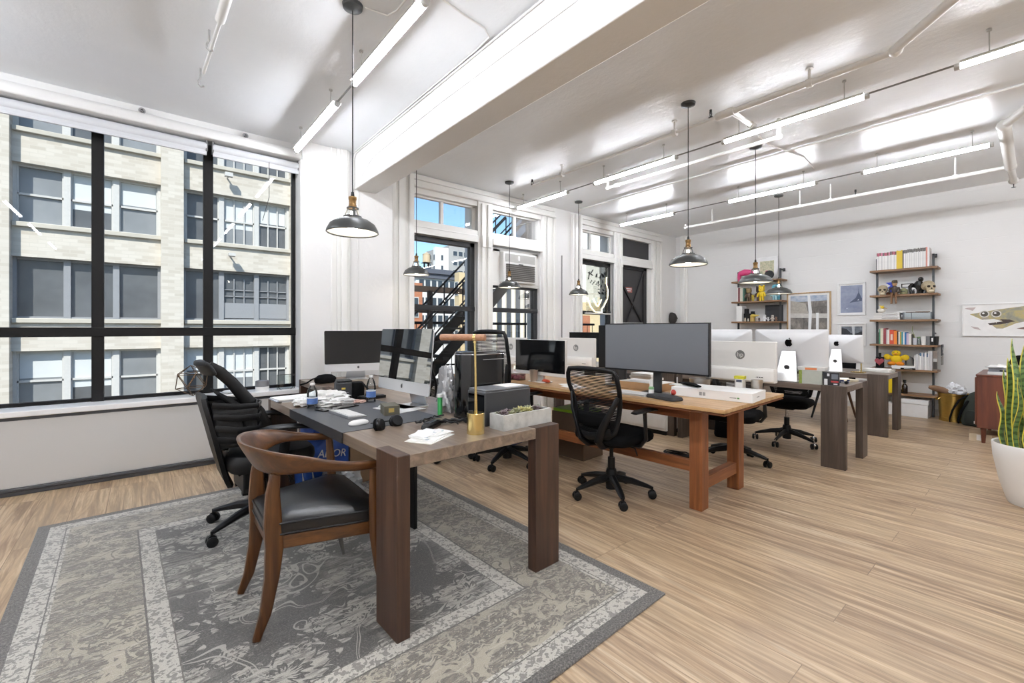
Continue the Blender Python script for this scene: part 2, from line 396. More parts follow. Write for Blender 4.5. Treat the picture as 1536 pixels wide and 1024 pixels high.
# ================================================================= RUG
def rug_mat(W, L):
    t = NT('rug_weave'); v = t.co(); x, y, z = t.xyz(v); M = t.math
    dx = M('SUBTRACT', W/2, M('ABSOLUTE', x)); dy = M('SUBTRACT', L/2, M('ABSOLUTE', y)); d0 = M('MINIMUM', dx, dy)
    d = M('ADD', d0, M('MULTIPLY', M('SUBTRACT', t.noise(v, 40, 2), .5), .006))
    worn = t.noise(v, 2.4, 4, .65, .5); sp = t.noise(v, 330, 1, .5); fine = t.noise(v, 120, 3, .7)
    st = t.noise(t.co((.16, 1, 1)), 62, 4, .68, .3)                 # broken strokes along the weft
    def ss(a, lo, hi): return t.n('MapRange', {0: a, 1: lo, 2: hi, 3: 0., 4: 1.}, clamp=True).outputs[0]
    def line(n, wd): return M('LESS_THAN', M('ABSOLUTE', M('SUBTRACT', n, .5)), wd)
    def flowers(sc, r, k, seedloc):
        vv = t.n('VectorMath', {0: t.co(loc=seedloc), 1: t.n('VectorMath', {0: t.n('TexNoise', {'Vector': v, 'Scale': 14., 'Detail': 2.}).outputs['Color'], 'Scale': .05}, operation='SCALE').outputs[0]}, operation='ADD').outputs[0]
        vo = t.n('TexVoronoi', {'Vector': vv, 'Scale': sc, 'Randomness': .7}, voronoi_dimensions='2D')
        rel = t.n('VectorMath', {0: vv, 1: vo.outputs['Position']}, operation='SUBTRACT').outputs[0]; a, b, _ = t.xyz(rel)
        a = M('MULTIPLY', a, .72); rr = M('SQRT', M('ADD', M('MULTIPLY', a, a), M('MULTIPLY', b, b))); an = M('ARCTAN2', b, a)
        pr = M('DIVIDE', rr, M('ADD', 1., M('MULTIPLY', M('COSINE', M('MULTIPLY', an, float(k))), .2)))
        body = M('LESS_THAN', pr, r); rings = M('GREATER_THAN', M('SINE', M('ADD', M('MULTIPLY', pr, 4.2*6.28/r/2), M('MULTIPLY', M('COSINE', M('MULTIPLY', an, 2.*k)), .9))), -.35)
        return M('MULTIPLY', body, rings)
    f1 = flowers(2.3, .135, 9, (0, 0, 0)); f2 = flowers(4.6, .055, 7, (3.3, 1.7, 0)); f3 = flowers(5.2, .075, 6, (1.1, 5.2, 0)); f4 = flowers(9., .035, 5, (7.1, .2, 0))
    n1 = t.noise(v, 2.6, 1, .4, .9); vine = M('LESS_THAN', M('ABSOLUTE', M('SUBTRACT', M('ABSOLUTE', M('SUBTRACT', n1, .5)), .011)), .0035)
    strokes = ss(st, .42, .56)
    fl = M('MAXIMUM', M('MULTIPLY', M('MAXIMUM', f1, f2), M('ADD', .25, M('MULTIPLY', strokes, .9))), M('MULTIPLY', vine, .9))
    haze = M('MULTIPLY', M('MULTIPLY', ss(worn, .48, .66), strokes), .65)     # scattered worn-through strokes
    fcol = t.mix(M('MAXIMUM', fl, haze, 0., ), lin('#53514E'), lin('#B4B0A6'))
    dark = ss(t.noise(t.co((.3, 1, 1)), 16, 3, .6), .56, .66); fcol = t.mix(M('MULTIPLY', dark, .45), fcol, lin('#3A3937'))
    scroll = M('MAXIMUM', M('MAXIMUM', f3, f4), line(t.noise(v, 7, 1, .4, 1.), .02))
    bcol = t.mix(M('MULTIPLY', scroll, M('ADD', .35, M('MULTIPLY', ss(st, .38, .5), .6))), lin('#B3AB9A'), lin('#6A655E'))
    bcol = t.mix(M('MULTIPLY', M('MULTIPLY', ss(worn, .46, .6), ss(fine, .42, .55)), .7), bcol, lin('#77726B'))
    bcol = t.mix(M('MULTIPLY', ss(st, .58, .66), .55), bcol, lin('#D0CABD'))
    mot = M('GREATER_THAN', t.noise(v, 52, 1, .5, .9), .53)
    lcol = t.mix(M('MULTIPLY', mot, .8), lin('#C9C5BB'), lin('#77736D'))
    dark_e = t.mix(ss(fine, .4, .6), lin('#4E4B48'), lin('#6B6762'))
    c = dark_e
    for cc, at in ((lcol, .06), (lin('#5E5A55'), .135), (lcol, .14), (bcol, .155), (lin('#5E5A55'), .47), (lcol, .478), (lin('#6A665F'), .555), (fcol, .56)): c = t.mix(M('GREATER_THAN', d, at), c, cc)
    c = t.mix(M('MULTIPLY', ss(sp, .45, .62), .5), c, t.mix(.55, c, lin('#34322F')))
    c = t.mix(M('MULTIPLY', ss(fine, .5, .7), .35), c, lin('#A9A59C'))
    return t.bsdf(c, .95, 0, t.bump(M('ADD', sp, M('MULTIPLY', fl, .4)), .5, .004), **{'Sheen Weight': .5, 'Sheen Roughness': .4})
RW, RL = 2.34, 3.02; a_ = R(1.8); cx_, cy_ = 1.925, 1.165
rc = (cx_ - RW/2*cos(a_) - RL/2*sin(a_), cy_ - RW/2*sin(a_) + RL/2*cos(a_))
rug = MB(rug_mat(RW, RL)).box(-RW/2, RW/2, -RL/2, RL/2, 0, .009).out('area_rug', bevel=.003)
place(rug, (rc[0], rc[1], 0), 1.8, 'distressed grey and beige floral rug under the front desk', 'rug')
# ================================================================= DESKS
WAL_X = wood('#3F3029', '#5A453A', '#745C4B', 'x'); WAL_Y = wood('#5F5046', '#80705F', '#9E8B7A', 'y', rough=.3); WAL_Z = wood('#2E1F17', '#452F23', '#5E4230', 'z')
GRW_Y = wood('#5C5149', '#7A6D62', '#95877A', 'y', rough=.32); GRW_Z = wood('#3C322C', '#52463D', '#665950', 'z'); GRW_X = GRW_Z
def desk(name, label, W, L, h, loc, rz, my, mz, grp=None):
    t = thing(name, label, 'desk', loc, rz, grp); th = .055; e = .0015
    MB(my).box(0, W, 0, L, h-th, h).out('tabletop', t, bevel=.003)
    for b in ((-e, .058, -e, .19), (W-.175, W+e, -e, .058), (W-.058, W+e, L-.19, L+e), (-e, .175, L-.058, L+e)):
        MB(mz).box(b[0], b[1], b[2], b[3], 0, h+e).out('leg', t, bevel=.003)
    return t
D1 = ((.785, 1.662, .009), 2.0); D1H = .748
desk('writing_desk', 'dark walnut desk with thick offset legs standing on the rug in front', .955, 2.0, D1H, *D1, WAL_Y, WAL_Z)
desk('writing_desk', 'grey-brown wooden desk in the middle with a silver computer seen from behind', .76, 1.62, .752, (4.84, 1.15, 0), 0, GRW_Y, GRW_Z)
desk('writing_desk', 'grey-brown desk by the fire door with a black monitor on it', .76, 2.0, .752, (4.84, 2.82, 0), 0, GRW_Y, GRW_Z)
desk('writing_desk', 'grey-brown wooden desk nearest the right ladder shelf', .76, 2.0, .73, (6.7, 1.19, 0), 0, GRW_Y, GRW_Z)
desk('writing_desk', 'dark desk against the column behind the front desk', .80, .96, .752, (1.24, 3.95, 0), 0, WAL_Y, WAL_Z)
# rustic table
PIN_Y = wood('#9A7448', '#BF996B', '#D8B88B', 'y', rough=.38); PIN_Z = wood('#5E351A', '#854D27', '#A3683C', 'z', rough=.5); PIN_X = wood('#5E351A', '#854D27', '#A3683C', 'x', rough=.5); PIN_L = wood('#5E351A', '#854D27', '#A3683C', 'y', rough=.5)
RT = (2.83, 1.30, 0); RR = 2.0; RL_ = 3.05; RW_ = 1.10
t = thing('trestle_table', 'long rustic orange-brown timber table with square posts and low stretchers', 'table', RT, RR)
MB(PIN_Y).box(0, RW_, 0, RL_, .732, .757).out('tabletop', t, bevel=.002)
m = MB(PIN_L)
for k in range(3): m.box(.002+.004*k, RW_-.002-.004*k, .002+.004*k, RL_-.004, .716+.0055*k, .7205+.0055*k)
m.out('layered_edge', t)
MB(PIN_L).box(.17, .20, .25, RL_-.25, .63, .714).box(.88, .91, .25, RL_-.25, .63, .714).out('apron', t, bevel=.002)
for x in (.165, .795):
    for y in (.225, RL_-.32): MB(PIN_Z).box(x, x+.105, y, y+.09, 0, .715).out('leg', t, bevel=.003)
for y in (.24, RL_-.305): MB(PIN_X).box(.27, .795, y, y+.06, .13, .215).out('cross_rail', t, bevel=.003)
MB(PIN_L).box(.19, .235, .315, RL_-.32, .255, .335).out('stretcher', t, bevel=.003)

# ================================================================= CHAIRS
def star_base(t, r, mat, cm, hub=.05, tip=.075, a0=0., w0=.03, wm=BLKPL):
    m = MB(mat).lathe([(0, hub), (.042, hub), (.045, .16), (.036, .2), (0, .2)], 20)
    for k in range(5):
        a = a0+2*pi*k/5; c, s_ = cos(a), sin(a)
        m.tube([(c*.03, s_*.03, .135), (c*r*.5, s_*r*.5, .118), (c*r*.86, s_*r*.86, .09), (c*r*.98, s_*r*.98, tip+.004)], [(.03, w0), (.025, w0*.85), (.016, w0*.75), (.012, .016)], 8, sq=False)
    m.out('base', t)
    for k in range(5):
        a = a0+2*pi*k/5; c, s_ = cos(a), sin(a); b = a+1.1+k*1.7
        w = MB(cm); cx, cy = c*r, s_*r; w.cyl((cx, cy, .04), (cx, cy, tip+.012), .008, n=8)
        nx, ny = cos(b), sin(b)
        for sg in (-1, 1):
            w.mat(wm).lathe([(0, -.009), (.026, -.009), (.03, -.004), (.03, .004), (.026, .009), (0, .009)], 16) if False else None
            p = Vector((cx+nx*.02*sg, cy+ny*.02*sg, .03)); q = Vector((nx, ny, 0))*.009
            w.mat(wm).tube([p-q, p-q*.6, p+q*.6, p+q], [.025, .03, .03, .025], 18)
        w.mat(cm).tube([(cx-nx*.009, cy-ny*.009, .045), (cx+nx*.009, cy+ny*.009, .045)], .022, 12)
        w.out('caster', t)
def gas(t, z1, chrome=True):
    MB(BLKPL).cyl((0, 0, .16), (0, 0, z1*.72), .027, n=18).out('gas_lift_cover', t)
    MB(CHROME if chrome else BLKPL).cyl((0, 0, z1*.7), (0, 0, z1), .015, n=14).out('gas_lift', t)
def rrect(w, h, r, n=5, x0=0, y0=0):
    p = []
    for cx, cy, a0 in ((w-r, h-r, 0), (-w+r, h-r, 90), (-w+r, -h+r, 180), (w-r, -h+r, 270)):
        for k in range(n+1): a = R(a0+90*k/n); p.append((x0+cx+r*cos(a), y0+cy+r*sin(a)))
    return p
def cushion(mb, w, d, z0, z1, r=.09, x0=0., rise=.0):
    rings = []
    for f, z in ((.9, z0), (.985, z0+(z1-z0)*.25), (1, z0+(z1-z0)*.5), (.985, z0+(z1-z0)*.78), (.93, z1-(z1-z0)*.05), (.7, z1), (.3, z1+.004)):
        rings.append([(p[0]+x0, p[1], z + rise*max(0, (p[0]/d))) for p in rrect(d*f, w*f, r*f, 5)])
    return mb.loft(rings)
def mesh_chair(name, label, grp=None, top=.965, hw=.235, chrome=False, arms=True, thin=False, a0=.3):
    t = thing(name, label, 'office chair', (0, 0, 0), 0, grp)
    if thin: star_base(t, .31, BLKPL, CHROME, a0=a0, w0=.02)
    else: star_base(t, .30, BLKPL, BLKPL, a0=a0)
    gas(t, .40, chrome or thin)
    MB(BLKPL).box(-.12, .1, -.09, .09, .385, .425).tube([(.02, -.1, .4), (.02, -.2, .39), (.02, -.22, .34)], .006, 6).out('mechanism', t, bevel=.012)
    cushion(MB(BLKFAB), .245, .235, .42, .50, .1, .03).out('seat', t)
    H = top-.50
    def bx(z):   # back profile: lumbar forward, top leaning away
        f = (z-.5)/H; return -.20 - .045*f*f + .05*sin(pi*min(1, f*1.25))*.6
    def wy(z):
        f = (z-.5)/H; return hw*(.74+.26*min(1, f*1.35)) if f < .8 else hw*(1-.04*(f-.8)/.2)
    N = 14; L_ = []; zs = [.5+H*k/N for k in range(N+1)]
    left = [(bx(z), wy(z), z) for z in zs]; right = [(bx(z), -wy(z), z) for z in zs]
    tz = top+.012
    loop = left[1:-1]+[(bx(top)-.002, wy(top)*.93, tz-.01), (bx(top)-.004, wy(top)*.5, tz), (bx(top)-.004, 0, tz+.002), (bx(top)-.004, -wy(top)*.5, tz), (bx(top)-.002, -wy(top)*.93, tz-.01)]+right[1:-1][::-1]+[(bx(.5), -wy(.5)*.75, .49), (bx(.5)-.02, 0, .485), (bx(.5), wy(.5)*.75, .49)]
    MB(BLKPL).tube(loop, (.014, .019), 10, closed=True, up=(1, 0, 0)).out('back_frame', t)
    m = MB(pm('#121111', .8, var=.1, **LS)); ns = int(H/.0115)
    for k in range(ns):
        z0 = .5+H*k/ns; z1 = z0+.0068
        if k/ns < .38: z1 = z0+.0098
        pts = []
        for q in range(9):
            u = -1+q/4; b = .025*(1-u*u)
            pts.append(((bx(z0)-b+.01, wy(z0)*u*.97, z0), (bx(z1)-b+.01, wy(z1)*u*.97, z1)))
        vs = [p for a in pts for p in a]; m.add(vs, [(2*q, 2*q+2, 2*q+3, 2*q+1) for q in range(8)])
    m.out('back_mesh', t)
    m = MB(BLKPL)
    for sg in (-1, 1):
        m.tube([(-.08, .05*sg, .405), (-.2, .07*sg, .41), (-.262, .085*sg, .46), (-.262, .12*sg, .56), (-.245, .18*sg, .68), (bx(.5+H*.62)-.012, .97*wy(.5+H*.62)*sg, .5+H*.62)], [(.018, .028), (.018, .03), (.015, .03), (.013, .026), (.012, .022), (.01, .016)], 10, up=(0, 0, 1))
    m.tube([(-.215, -.16, .535), (-.25, -.08, .50), (-.262, 0, .49), (-.25, .08, .50), (-.215, .16, .535)], (.028, .012), 8)
    m.out('back_support', t)
    MB(BLKFAB).grid(lambda u, v: (-.235+.02*(2*u-1)**2, (2*u-1)*.15, .56+v*.1), 8, 3).out('lumbar_pad', t, solid=.012)
    if arms:
        for sg in (-1, 1):
            MB(BLKPL).tube([(.0, .16*sg, .415), (.02, .25*sg, .42), (.03, .285*sg, .47), (.03, .28*sg, .58), (.03, .275*sg, .665)], [(.013, .03), (.013, .032), (.014, .03), (.012, .024), (.012, .03)], 10, up=(0, 0, 1)).out('arm_post', t)
            MB(BLKPL).tube([(-.1, .275*sg, .672), (-.05, .275*sg, .678), (.1, .275*sg, .68), (.16, .275*sg, .672)], [(.008, .03), (.014, .042), (.014, .042), (.008, .03)], 10, up=(0, 0, 1)).out('armrest', t)
    return t
c0 = mesh_chair('office_chair', 'black mesh-back office chair pulled up to the near long side of the rustic table')
c0.location = (2.775, 2.14, 0)
c1 = dup(c0, (2.37, 3.88, 0), -12, 'black mesh-back chair visible just right of the silver all-in-one computer on the front desk')
c2 = dup(c0, (4.36, 1.93, 0), 190, 'black office chair seen between the two end posts of the rustic table')
tall = mesh_chair('office_chair', 'tall dark mesh-back chair standing behind the black tower on the front desk', top=1.235, hw=.215, a0=.9)
tall.location = (2.67, 3.28, 0); tall.rotation_euler.z = R(8)
thin = mesh_chair('office_chair', 'low black chair on a slim star base tucked under the middle grey-brown desk', top=.80, thin=True, arms=False, a0=1.15)
thin.location = (5.55, 1.86, 0); thin.rotation_euler.z = R(185)
# ---- headrest chair at the front desk
t = thing('office_chair', 'black ergonomic chair with headrest at the left of the front desk', 'office chair', (.60, 3.26, .009), 0)
star_base(t, .33, BLKPL, BLKPL, a0=3.65, w0=.028)
gas(t, .40, False)
MB(BLKPL).box(-.14, .12, -.1, .1, .36, .42).out('mechanism', t, bevel=.02)
cushion(MB(pm('#111112', .5, **LS)), .26, .25, .40, .51, .11, .03).out('seat', t)
m = MB(BLKPL)                                                        # outer back shell, upright slab
m.loft([[(x+dx, y*wf, z) for (dx, y) in ((-.012, -.2), (.012, -.2), (.026, -.1), (.03, 0), (.026, .1), (.012, .2), (-.012, .2), (-.0, .1), (0.006, 0), (-.0, -.1))] for z, x, wf in ((.30, -.19, .5), (.36, -.215, .8), (.5, -.25, .95), (.7, -.295, 1.02), (.82, -.325, 1.), (.86, -.33, .9))])
m.out('back_shell', t)
MB(BLKPL).tube([(-.15, 0, .37), (-.08, 0, .41), (-.02, 0, .52), (.01, 0, .62), (-.03, 0, .72), (-.10, 0, .83), (-.17, 0, .93), (-.235, 0, 1.0), (-.29, 0, 1.04)], [(.03, .045), (.03, .045), (.024, .05), (.022, .055), (.02, .05), (.017, .04), (.015, .035), (.014, .035), (.012, .03)], 12, up=(0, 1, 0)).out('spine', t)
m = MB(BLKPL)
for z, w_ in ((.80, .20), (.735, .215), (.665, .22), (.6, .2)):
    m.tube([(-.29+.1*(.8-z), .19, z+.02), (-.17, w_, z), (-.05, w_*.75, z-.012), (-.01, 0, z-.016), (-.05, -w_*.75, z-.012), (-.17, -w_, z), (-.29+.1*(.8-z), -.19, z+.02)], (.02, .008), 8)
m.out('lumbar_rib', t)
def lum(u, v):
    z = .56+.235*v; pts_ = [(-.29+.1*(.8-z), .18), (-.17, .2), (-.06, .155), (-.03, 0), (-.06, -.155), (-.17, -.2), (-.29+.1*(.8-z), -.18)]
    f = u*6; i = min(5, int(f)); f -= i; a, b = pts_[i], pts_[i+1]; return (a[0]+(b[0]-a[0])*f, a[1]+(b[1]-a[1])*f, z+.015*(1-abs(2*u-1)))
MB(pm('#101011', .75, bmp=.3)).grid(lum, 24, 6).out('lumbar_shell', t, solid=.008, sharp=60)
MB(BLKFAB).grid(lambda u, v: (-.14+.13*sin(pi*v)*(1-.5*(2*u-1)**2)-.12*v, (2*u-1)*(.21-.03*v), .54+.34*v), 10, 8).out('back_mesh', t, solid=.014)
m = MB(pm('#1B1C1D', .5, **LS)); m.grid(lambda u, v: (-.31+.05*(2*u-1)**2-.055*v, (2*u-1)*.14, .985+.075*sin(pi*v*.55)), 10, 5); m.out('headrest', t, solid=.03, sub=1)
MB(CHROME).cyl((-.2, -.12, .44), (-.2, .12, .44), .02).box(-.235, -.19, -.06, .06, .46, .53).out('tilt_bracket', t, bevel=.006)
for sg in (-1, 1):
    MB(BLKPL).tube([(.02, .2*sg, .40), (.03, .29*sg, .42), (.06, .30*sg, .5), (.08, .295*sg, .635)], [(.014, .03), (.014, .035), (.014, .04), (.014, .035)], 10).out('arm_post', t)
    MB(pm('#161718', .4, **LS)).tube([(-.13, .285*sg, .625), (-.10, .285*sg, .648), (0, .29*sg, .668), (.13, .29*sg, .664), (.22, .285*sg, .645)], [(.012, .025), (.016, .042), (.016, .05), (.016, .048), (.01, .035)], 12).out('armrest', t)
MB(BLKPL).tube([(.1, -.12, .38), (.1, -.3, .35), (.1, -.33, .34)], [.006, .008, .014], 8).out('tilt_lever', t)

# ---- vintage wooden armchair
OAK = wood('#371F0E', '#57361A', '#784D29', 'x', 1.2, rough=.28); OAKZ = wood('#371F0E', '#533217', '#704723', 'z', 1.2, rough=.28)
t = thing('armchair', 'vintage wooden armchair with curved back rail and black leather seat', 'armchair', (.62, 2.235, .009), -1)
ctl = [(.19, -.325, .664, .034, .040, 0), (.10, -.335, .672, .038, .042, 0), (0., -.33, .69, .046, .034, .004), (-.09, -.305, .707, .07, .028, .012), (-.17, -.25, .711, .10, .026, .022), (-.228, -.165, .714, .122, .024, .03), (-.26, -.06, .715, .13, .024, .034)]
ctl = ctl + [(x, -y, z, h, w, o) for (x, y, z, h, w, o) in ctl[::-1]]
def cr(p, n=4):
    o = []
    for i in range(len(p)-1):
        a, b, c, d = p[max(0, i-1)], p[i], p[i+1], p[min(len(p)-1, i+2)]
        for k in range(n):
            u = k/n; o.append(tuple(.5*(2*B+(C_-A)*u+(2*A-5*B+4*C_-D)*u*u+(3*B-A-3*C_+D)*u**3) for A, B, C_, D in zip(a, b, c, d)))
    return o+[p[-1]]
P = cr(ctl, 5); rings = []
for i, (x, y, z, h, w, o) in enumerate(P):
    a, b = P[max(0, i-1)], P[min(len(P)-1, i+1)]; tx, ty = b[0]-a[0], b[1]-a[1]; l = math.hypot(tx, ty) or 1; nx, ny = -ty/l, tx/l   # outward normal
    ring = []
    for k in range(16):
        an = 2*pi*(k+.5)/16; cx, sx = cos(an), sin(an); e = .55
        px_ = math.copysign(abs(cx)**e, cx)*w/2; pz_ = math.copysign(abs(sx)**e, sx)*h/2
        off = px_ + o*(pz_/(h/2) if h else 0)
        ring.append((x+nx*off, y+ny*off, z+pz_))
    rings.append(ring)
MB(OAK).loft(rings).out('back_rail', t, sharp=60)
for sg in (-1, 1):
    MB(OAKZ).tube([(-.19, .18*sg, .66), (-.2, .182*sg, .58), (-.2, .185*sg, .46), (-.195, .188*sg, .36), (-.205, .193*sg, .24), (-.23, .20*sg, .1), (-.265, .208*sg, 0.006)], [(.017, .018), (.022, .026), (.026, .034), (.026, .034), (.023, .028), (.018, .022), (.013, .015)], 10, up=(0, 1, 0), sq=True).out('rear_leg', t, bevel=.005)
    MB(OAKZ).tube([(.175, .322*sg, .66), (.18, .315*sg, .56), (.185, .305*sg, .44), (.19, .3*sg, .34), (.205, .297*sg, .2), (.225, .29*sg, .1)], [(.015, .018), (.019, .022), (.022, .024), (.022, .024), (.016, .018), (.013, .014)], 10, up=(0, 1, 0)).out('front_leg', t)
    MB(pm('#8C8A86', .3, .9)).tube([(.225, .29*sg, .1), (.243, .286*sg, .004)], [.0135, .009], 12).out('leg_tip', t, label='metal leg tip')
    MB(CHROME).cyl((-.265, .208*sg, .0), (-.265, .208*sg, .008), .012, n=12).out('foot_glide', t)
def tz(w0, w1, x0, x1, r, n=5):       # rounded trapezoid, w0 rear half width, w1 front half width
    p = []
    for cx, cy, a0 in ((x1-r, w1-r, 0), (x0+r, w0-r, 90), (x0+r, -w0+r, 180), (x1-r, -w1+r, 270)):
        for k in range(n+1): a = R(a0+90*k/n); p.append((cx+r*cos(a), cy+r*sin(a)))
    return p
MB(OAK).loft([[(x, y, z) for x, y in tz(.205, .295, -.215, .225, .05)] for z in (.345, .405)]).out('seat_frame', t, bevel=.006)
LEA = pm('#0F1012', .3, bmp=.12, bsc=120, var=.12, **{'Specular IOR Level': .45})
def sq_(f, z): return [(.0+(x-.0)*f, y*f, z) for x, y in tz(.212, .298, -.222, .228, .075, 7)]
MB(LEA).loft([sq_(.97, .404), sq_(1., .412), sq_(1.0, .45), sq_(.99, .458), sq_(.93, .468), sq_(.7, .478), sq_(.35, .482)]).out('seat_cushion', t)
m = MB(LEA)
for z in (.454, .41): m.tube([(x*1.002, y*1.002, z) for x, y, _ in sq_(1.0, z)], .0045, 6, closed=True)
m.out('piping', t)
MB(OAK).box(-.15, .18, -.02, .02, .33, .35).out('seat_brace', t)
# ---- chair by the far desk: only its slanted legs and seat show
t = thing('side_chair', 'dark chair with slanted wooden legs behind the middle grey-brown desk', 'chair', (7.62, 1.95, 0), 180)
cushion(MB(BLKFAB), .23, .22, .40, .46, .1).out('seat', t)
MB(BLKFAB).grid(lambda u, v: (-.2+.03*(2*u-1)**2*-1-.05*v, (2*u-1)*.2, .5+.3*v), 6, 4).out('backrest', t, solid=.03)
for sx in (-1, 1):
    for sy in (-1, 1): MB(OAKZ if sy > 0 else BLKPL).tube([(.13*sx, .13*sy, .42), (.22*sx, .21*sy, 0)], [.02, .012], 10).out('leg', t)
MB(BLKPL).box(-.15, .15, -.15, .15, .385, .41).out('seat_frame', t)
# ================================================================= LIGHTS AND CEILING SERVICES
LED = emit('#F3F7FF', 60.)
TCAP = pm('#BDBDBB', .4)
def led(x, y0, y1, lab, z=3.085, ends=True, grp='linear LED tubes on the ceiling'):
    L = y1-y0; rw = .036 if x < 6 else .027; lip = .012 if x < 2 else .006 if x < 5 else .014; t = thing('led_tube_light', lab, 'tube light', (x, (y0+y1)/2, z), 0, grp); h = L/2
    MB(LED).cyl((0, -h+.025, 0), (0, h-.025, 0), .02, n=14).out('tube', t)
    for s_ in (-1, 1): MB(TCAP).cyl((0, s_*(h-.03), 0), (0, s_*h, 0), .023, n=14).out('end_cap', t, bevel=.002)
    if 0 < x: MB(TRIM).box(-rw, rw, -h+.03, h-.03, .02, .024).box(-rw, -rw+.003, -h+.03, h-.03, lip, .024).box(rw-.003, rw, -h+.03, h-.03, lip, .024).out('reflector', t)
    for s_ in (-1, 1): MB(TCAP).cyl((0, s_*h*.72, .015), (0, s_*h*.72, CH-z-.002), .0035, n=6).cyl((0, s_*h*.72, CH-z-.014), (0, s_*h*.72, CH-z-.002), .014, n=10).out('hanger', t)
    return t
led(1.21, 3.64, 4.9, 'LED tube nearest the big window in the row left of the beam')
led(1.21, 2.19, 3.3, 'LED tube cut by the top edge left of the beam')
led(1.21, .6, 1.74, 'LED tube overhead beyond the top edge left of the beam'); led(1.21, -1.1, .1, 'LED tube behind the viewpoint left of the beam')
led(4.34, 4.05, 5.1, 'LED tube of the middle row right by the sash windows'); led(4.34, 2.49, 3.62, 'LED tube second from the windows in the middle row')
led(4.34, .88, 2.02, 'LED tube third from the windows in the middle row'); led(4.34, -.78, .41, 'LED tube of the middle row cut by the right edge')
led(6.43, 3.73, 4.78, 'short-looking LED tube of the far row nearest the fire door'); led(6.43, 1.81, 2.92, 'LED tube in the centre of the far row'); led(6.43, .33, 1.38, 'LED tube of the far row nearest the white drop pipe')
led(6.43, -1.3, -.2, 'LED tube of the far row outside the right edge'); led(4.34, -2.2, -1.1, 'LED tube of the middle row behind the viewpoint')
led(-1.5, 1.9, 3.05, 'LED tube of the leftmost row, left of the picture'); led(-1.5, 3.5, 4.7, 'LED tube of the leftmost row nearest the window')  # leftmost row is added out of view to brighten the left ceiling
led(1.21, -3.6, -2.4, 'LED tube far behind the viewpoint left of the beam'); led(4.34, -4., -2.8, 'LED tube of the middle row far behind the viewpoint'); led(6.43, -3.2, -2., 'LED tube of the far row far behind the viewpoint'); led(-1.5, -3.8, -2.6, 'LED tube of the row behind the viewpoint, farthest one')  # unseen tubes added far back for more light on surfaces facing the camera
led(-1.5, -1.8, -.5, 'LED tube of the row behind the viewpoint, farther one'); led(-1.5, .0, 1.25, 'LED tube of the row behind the viewpoint, nearer one')  # rest of the added, unseen row lighting the left side
ROD = pm('#8B8B89', .4, .3)
for x, spans, l in ((1.21, ((3.3, 3.64), (1.74, 2.19)), 'left of the beam'), (4.34, ((3.62, 4.05), (2.02, 2.49), (.41, .88)), 'in the middle row'), (6.43, ((2.92, 3.73), (1.38, 1.81)), 'in the far row')):
    for j, (a, b) in enumerate(spans): tag(MB(ROD).cyl((x, a, 3.1), (x, b, 3.1), .007, n=8).out('cable_conduit'), 'thin grey rod joining two LED tubes %s, %s from the windows' % (l, ('first', 'second', 'third')[j]), 'conduit')
# pendants
SHADE = pm('#3F403F', .38, .2); SHIN = pm('#F4F3EE', .5); BRZ = pm('#8C6D45', .35, .8)
BULB = emit('#FFF6E6', 22.)
def pendant(lab, x, y, z, r=.16, h=.0):
    t = thing('pendant_lamp', lab, 'pendant lamp', (x, y, z), 20, 'dark metal dome pendant lamps')
    p = [(r, 0), (r*.985, .012), (r*.86, .05), (r*.62, .076), (r*.36, .09), (r*.3, .096)]
    m = MB(SHADE).lathe(p+[(r*.22, .097), (r*.22, .094)]+[(a*.97, b-.004) for a, b in p[::-1]][1:]+[(r, 0)], 36); m.out('lamp_shade', t)
    q = [(a*.965, b-.006) for a, b in p]; q[0] = (r*.975, .002)
    MB(SHIN).lathe(q+[(.0, .088)], 36).out('shade_lining', t)
    MB(BULB).lathe([(0, .004), (.022, .012), (.03, .035), (.022, .06), (.012, .085), (.012, .13), (0, .13)], 16).out('bulb', t)
    m = MB(SHADE)
    for k in range(3):
        a = 2*pi*k/3; c, s_ = cos(a), sin(a)
        m.tube([(c*.05, s_*.05, .094), (c*.045, s_*.045, .115), (c*.03, s_*.03, .15)], [(.0025, .008)]*3, 6)
    m.lathe([(.055, .093), (.055, .1), (.03, .1), (.03, .093)], 20); m.lathe([(.036, .146), (.036, .154), (0, .154), ], 20).out('bracket', t)
    MB(BRZ).lathe([(.0, .15), (.024, .15), (.024, .168), (.021, .172), (.021, .2), (.024, .204), (.024, .22), (.0, .22)], 20).out('socket', t)
    Z = CH-z
    MB(BLKPL).lathe([(0, .218), (.012, .218), (.008, .25), (0, .25)], 12).cyl((0, 0, .24), (0, 0, Z-.02), .0038, n=8).out('cord', t)
    MB(SHADE).lathe([(0, Z-.034), (.012, Z-.034), (.03, Z-.028), (.058, Z-.02), (.062, Z), (0, Z)], 24).out('canopy', t)
    return t
pendant('pendant lamp hanging in front of the column by the big window', 1.0, 2.74, 1.865, .155)
pendant('pendant lamp with a long cord hanging in front of the left sash window', 2.45, 4.68, 1.9, .15)
pendant('pendant lamp hanging in front of the window with the air conditioner', 3.84, 4.67, 1.835, .155)
pendant('pendant lamp hanging in front of the window with the glowing bowl sign', 5.26, 4.69, 1.81, .152)
pendant('largest-looking pendant lamp of the right half, above the wide curved screen', 3.72, 2.03, 1.84, .163)
pendant('pendant lamp in front of the left ladder shelf', 5.17, 2.04, 1.78, .17)
pendant('small-looking pendant lamp just right of the left ladder shelf', 7.32, 2.56, 1.8, .175)
